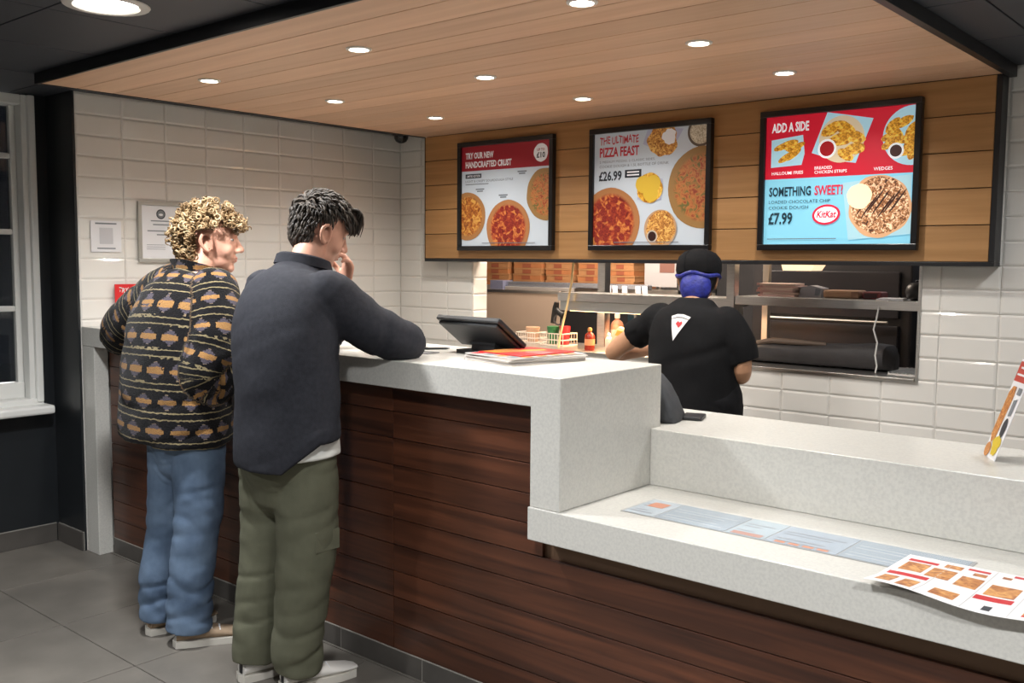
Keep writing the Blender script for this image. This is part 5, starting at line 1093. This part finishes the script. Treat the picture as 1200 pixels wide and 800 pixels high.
shoe(p2, O2, (-2.88, 1.885, 0), math.radians(-8), WSH, SOLE, mat('heel_black', srgb(34, 34, 36), .5)); shoe(p2, O2, (-2.705, 1.935, 0), math.radians(-14), WSH, SOLE, MATS['heel_black'])

# ---- member of staff at the pass
O3 = (-2.18, 3.82, 0)
p3 = thing('person', 'member of staff in black cap and black T-shirt working at the kitchen hatch', 'person', O3)
H3 = face_M((-2.25, 3.93, 1.405), 22, -24)
nb3 = (-2.215, 3.83, 1.305)
LA3 = [(-2.39, 3.82, 1.235), (-2.53, 3.84, 1.15), (-2.675, 3.87, 1.055), (-2.66, 4.02, 1.05), (-2.60, 4.17, 1.06)]
RA3 = [(-2.03, 3.82, 1.235), (-1.98, 3.82, 1.12), (-1.968, 3.83, 1.015), (-2.05, 3.95, .99), (-2.14, 4.07, 1.01)]
sp3 = [(-2.18, 3.80, .84), (-2.18, 3.78, .98), (-2.19, 3.79, 1.12), (-2.20, 3.81, 1.24), nb3]
legs = [[(-2.18+k*.09, 3.81, .84), (-2.18+k*.095, 3.82, .62), (-2.18+k*.10, 3.81, .42), (-2.18+k*.105, 3.79, .22), (-2.18+k*.105, 3.785, .08)] for k in (-1, 1)]
shapes = head_shapes(H3, .95)+[Limb([nb3, (-2.23, 3.86, 1.34), (-2.245, 3.89, 1.37)], [.055, .052, .05]).mesh(), Limb(sp3, [(.15, .10), (.14, .10), (.15, .10), (.14, .08), (.06, .05)]).mesh(), Limb(LA3, [.055, .05, .042, .036, .027]).mesh(), Limb(RA3, [.055, .05, .042, .036, .027]).mesh()]+[Limb(l, [.085, .075, .052, .046, .036]).mesh() for l in legs]
shapes += [Limb([(x, 3.77, .045), (x, 3.88, .038), (x, 3.94, .034)], [.024, .018, .012]).mesh() for x in (-2.285, -2.075)]
shapes += hand_shapes(LA3[-1], (.45, .85, -.1), (0, -.1, -1), -1, .3, .95)+hand_shapes(RA3[-1], (-.45, .85, -.1), (0, -.1, -1), 1, .3, .95)
me = fuse('body', shapes, .0042, 2); soften_head(me, H3, 9); shift(me, O3); link('body', me, SKIN2, p3, True)
face_bits(face_M((-2.25, 3.93, 1.405), 22, -24) @ Matrix.Scale(.95, 4), p3, O3, BLACKH)
ts = cloth('t_shirt', [Limb([(-2.18, 3.795, .80), (-2.18, 3.785, .90), (-2.185, 3.78, 1.02), (-2.192, 3.79, 1.14), (-2.20, 3.805, 1.23), (-2.203, 3.82, 1.285), (-2.205, 3.83, 1.33)], [(.225, .18), (.212, .17), (.205, .16), (.212, .15), (.198, .13), (.13, .10), (.073, .068)], flat=(True, True), n=40),
    Limb([(-2.375, 3.815, 1.235), (-2.46, 3.83, 1.19), (-2.535, 3.838, 1.145)], [(.075, .075), .074, .072], side=(0, 1, 0), flat=(False, True)), Limb([(-2.04, 3.815, 1.235), (-1.99, 3.825, 1.15), (-1.962, 3.835, 1.06)], [(.076, .076), .078, .076], side=(0, 1, 0), flat=(False, True))], BLACKF, p3, .008, 3, .011, freq=(5, 9), seed=13, origin=O3)
cloth('black_trousers', [Limb([(-2.18, 3.80, .90), (-2.18, 3.80, .75), (-2.18, 3.805, .68)], [(.225, .165), (.22, .165), (.17, .13)])]+[Limb([l[0], l[1], l[2], l[3], (l[4][0], l[4][1], .06)], [.12, .112, .092, .085, .08], flat=(False, True)) for l in legs], BLACKT2, p3, .009, 3, .006, seed=17, origin=O3)
for x in (-2.285, -2.075): shoe(p3, O3, (x, 3.735, 0), 0, BLACKT2, DARKPL)
# pizza-slice print on the back of the shirt, laid onto the cloth
bv = BVHTree.FromObject(ts, bpy.context.evaluated_depsgraph_get())
def stick(name, poly, m, off):
    bm = bmesh.new(); vs_ = [bm.verts.new((x, 0, z)) for x, z in poly]; f = bm.faces.new(vs_); bmesh.ops.triangulate(bm, faces=[f])
    for _ in range(3): bmesh.ops.subdivide_edges(bm, edges=list(bm.edges), cuts=1, use_grid_fill=True)
    for v in bm.verts:
        h = bv.ray_cast(Vector((v.co.x, -1.0, v.co.z)), Vector((0, 1, 0)))
        v.co.y = (h[0].y if h[0] else -.15)-off
    me_ = bpy.data.meshes.new(name); bm.to_mesh(me_); bm.free(); return link(name, me_, m, ts, True)
cx, cz = -.005, 1.215
tri = [(cx-.047, cz+.045), (cx-.02, cz+.054), (cx+.01, cz+.054), (cx+.047, cz+.043), (cx-.016, cz-.062)]
stick('slice_print', tri, mat('shirt_white', srgb(226, 224, 224), .7), .004)
stick('heart_print', [(cx-.016, cz+.014), (cx-.006, cz+.026), (cx+.002, cz+.019), (cx+.012, cz+.025), (cx+.016, cz+.014), (cx+.002, cz-.004)], mat('shirt_red', srgb(190, 44, 52), .7), .006)
stick('crust_line', [(cx-.042, cz+.034), (cx-.018, cz+.042), (cx+.01, cz+.042), (cx+.041, cz+.033), (cx+.04, cz+.031), (cx+.01, cz+.039), (cx-.018, cz+.039), (cx-.042, cz+.032)], BLACKF, .006)
# cap, hair net and hair
C3 = face_M((-2.25, 3.93, 1.405), 22, -10) @ Matrix.Scale(1.07, 4)
def loc3(mb, M=C3): mb.V = [tuple(M @ Vector(v)-Vector(O3)) for v in mb.V]; return mb
dome = MB(); prof = [(.092, .028), (.097, .05), (.096, .075), (.088, .102), (.068, .124), (.04, .136), (.0001, .14)]
V = [(r*1.0*math.cos(2*PI*j/32), -.01+r*1.14*math.sin(2*PI*j/32), z) for r, z in prof for j in range(32)]
F = [(i*32+j, i*32+(j+1) % 32, (i+1)*32+(j+1) % 32, (i+1)*32+j) for i in range(len(prof)-1) for j in range(32)]+[tuple(range(31, -1, -1))]
cp = loc3(dome.add(V, F)).build('cap', BLACKF, p3, True)
loc3(MB().ell((0, .12, .032), (.07, .075, .007), 20, 8)).build('brim', BLACKF, cp, True)
loc3(MB().ell((0, -.01, .138), (.009, .009, .006), 12, 6)).build('button', BLACKF, cp, True)
for k in range(6): a = k*PI/3; loc3(MB().tube([(r*1.004*math.cos(a), -.01+r*1.144*math.sin(a), z) for r, z in prof[:-1]], .0016, 5)).build('seam', BLACKT2, cp, True)
NET = mat('blue_hair_net', srgb(34, 42, 132), .5, noise=.35, nscale=45, bump=.6, bscale=90)
hn = loc3(MB().ell((0.0, -.084, -.034), (.066, .046, .074), 24, 16)).build('hair_net', NET, p3, True)
loc3(MB().tube([(.090*math.cos(2*PI*j/28), -.014+.103*math.sin(2*PI*j/28), .018+.006*math.sin(j)) for j in range(28)], .009, 8, True)).build('net_band', NET, hn, True)
hb = loc3(MB().ell((0, -.028, .0), (.079, .082, .07), 24, 16)).build('hair', BLACKH, p3, True); put_attr(hb.data, 'rnd', [.3]*len(hb.data.vertices))
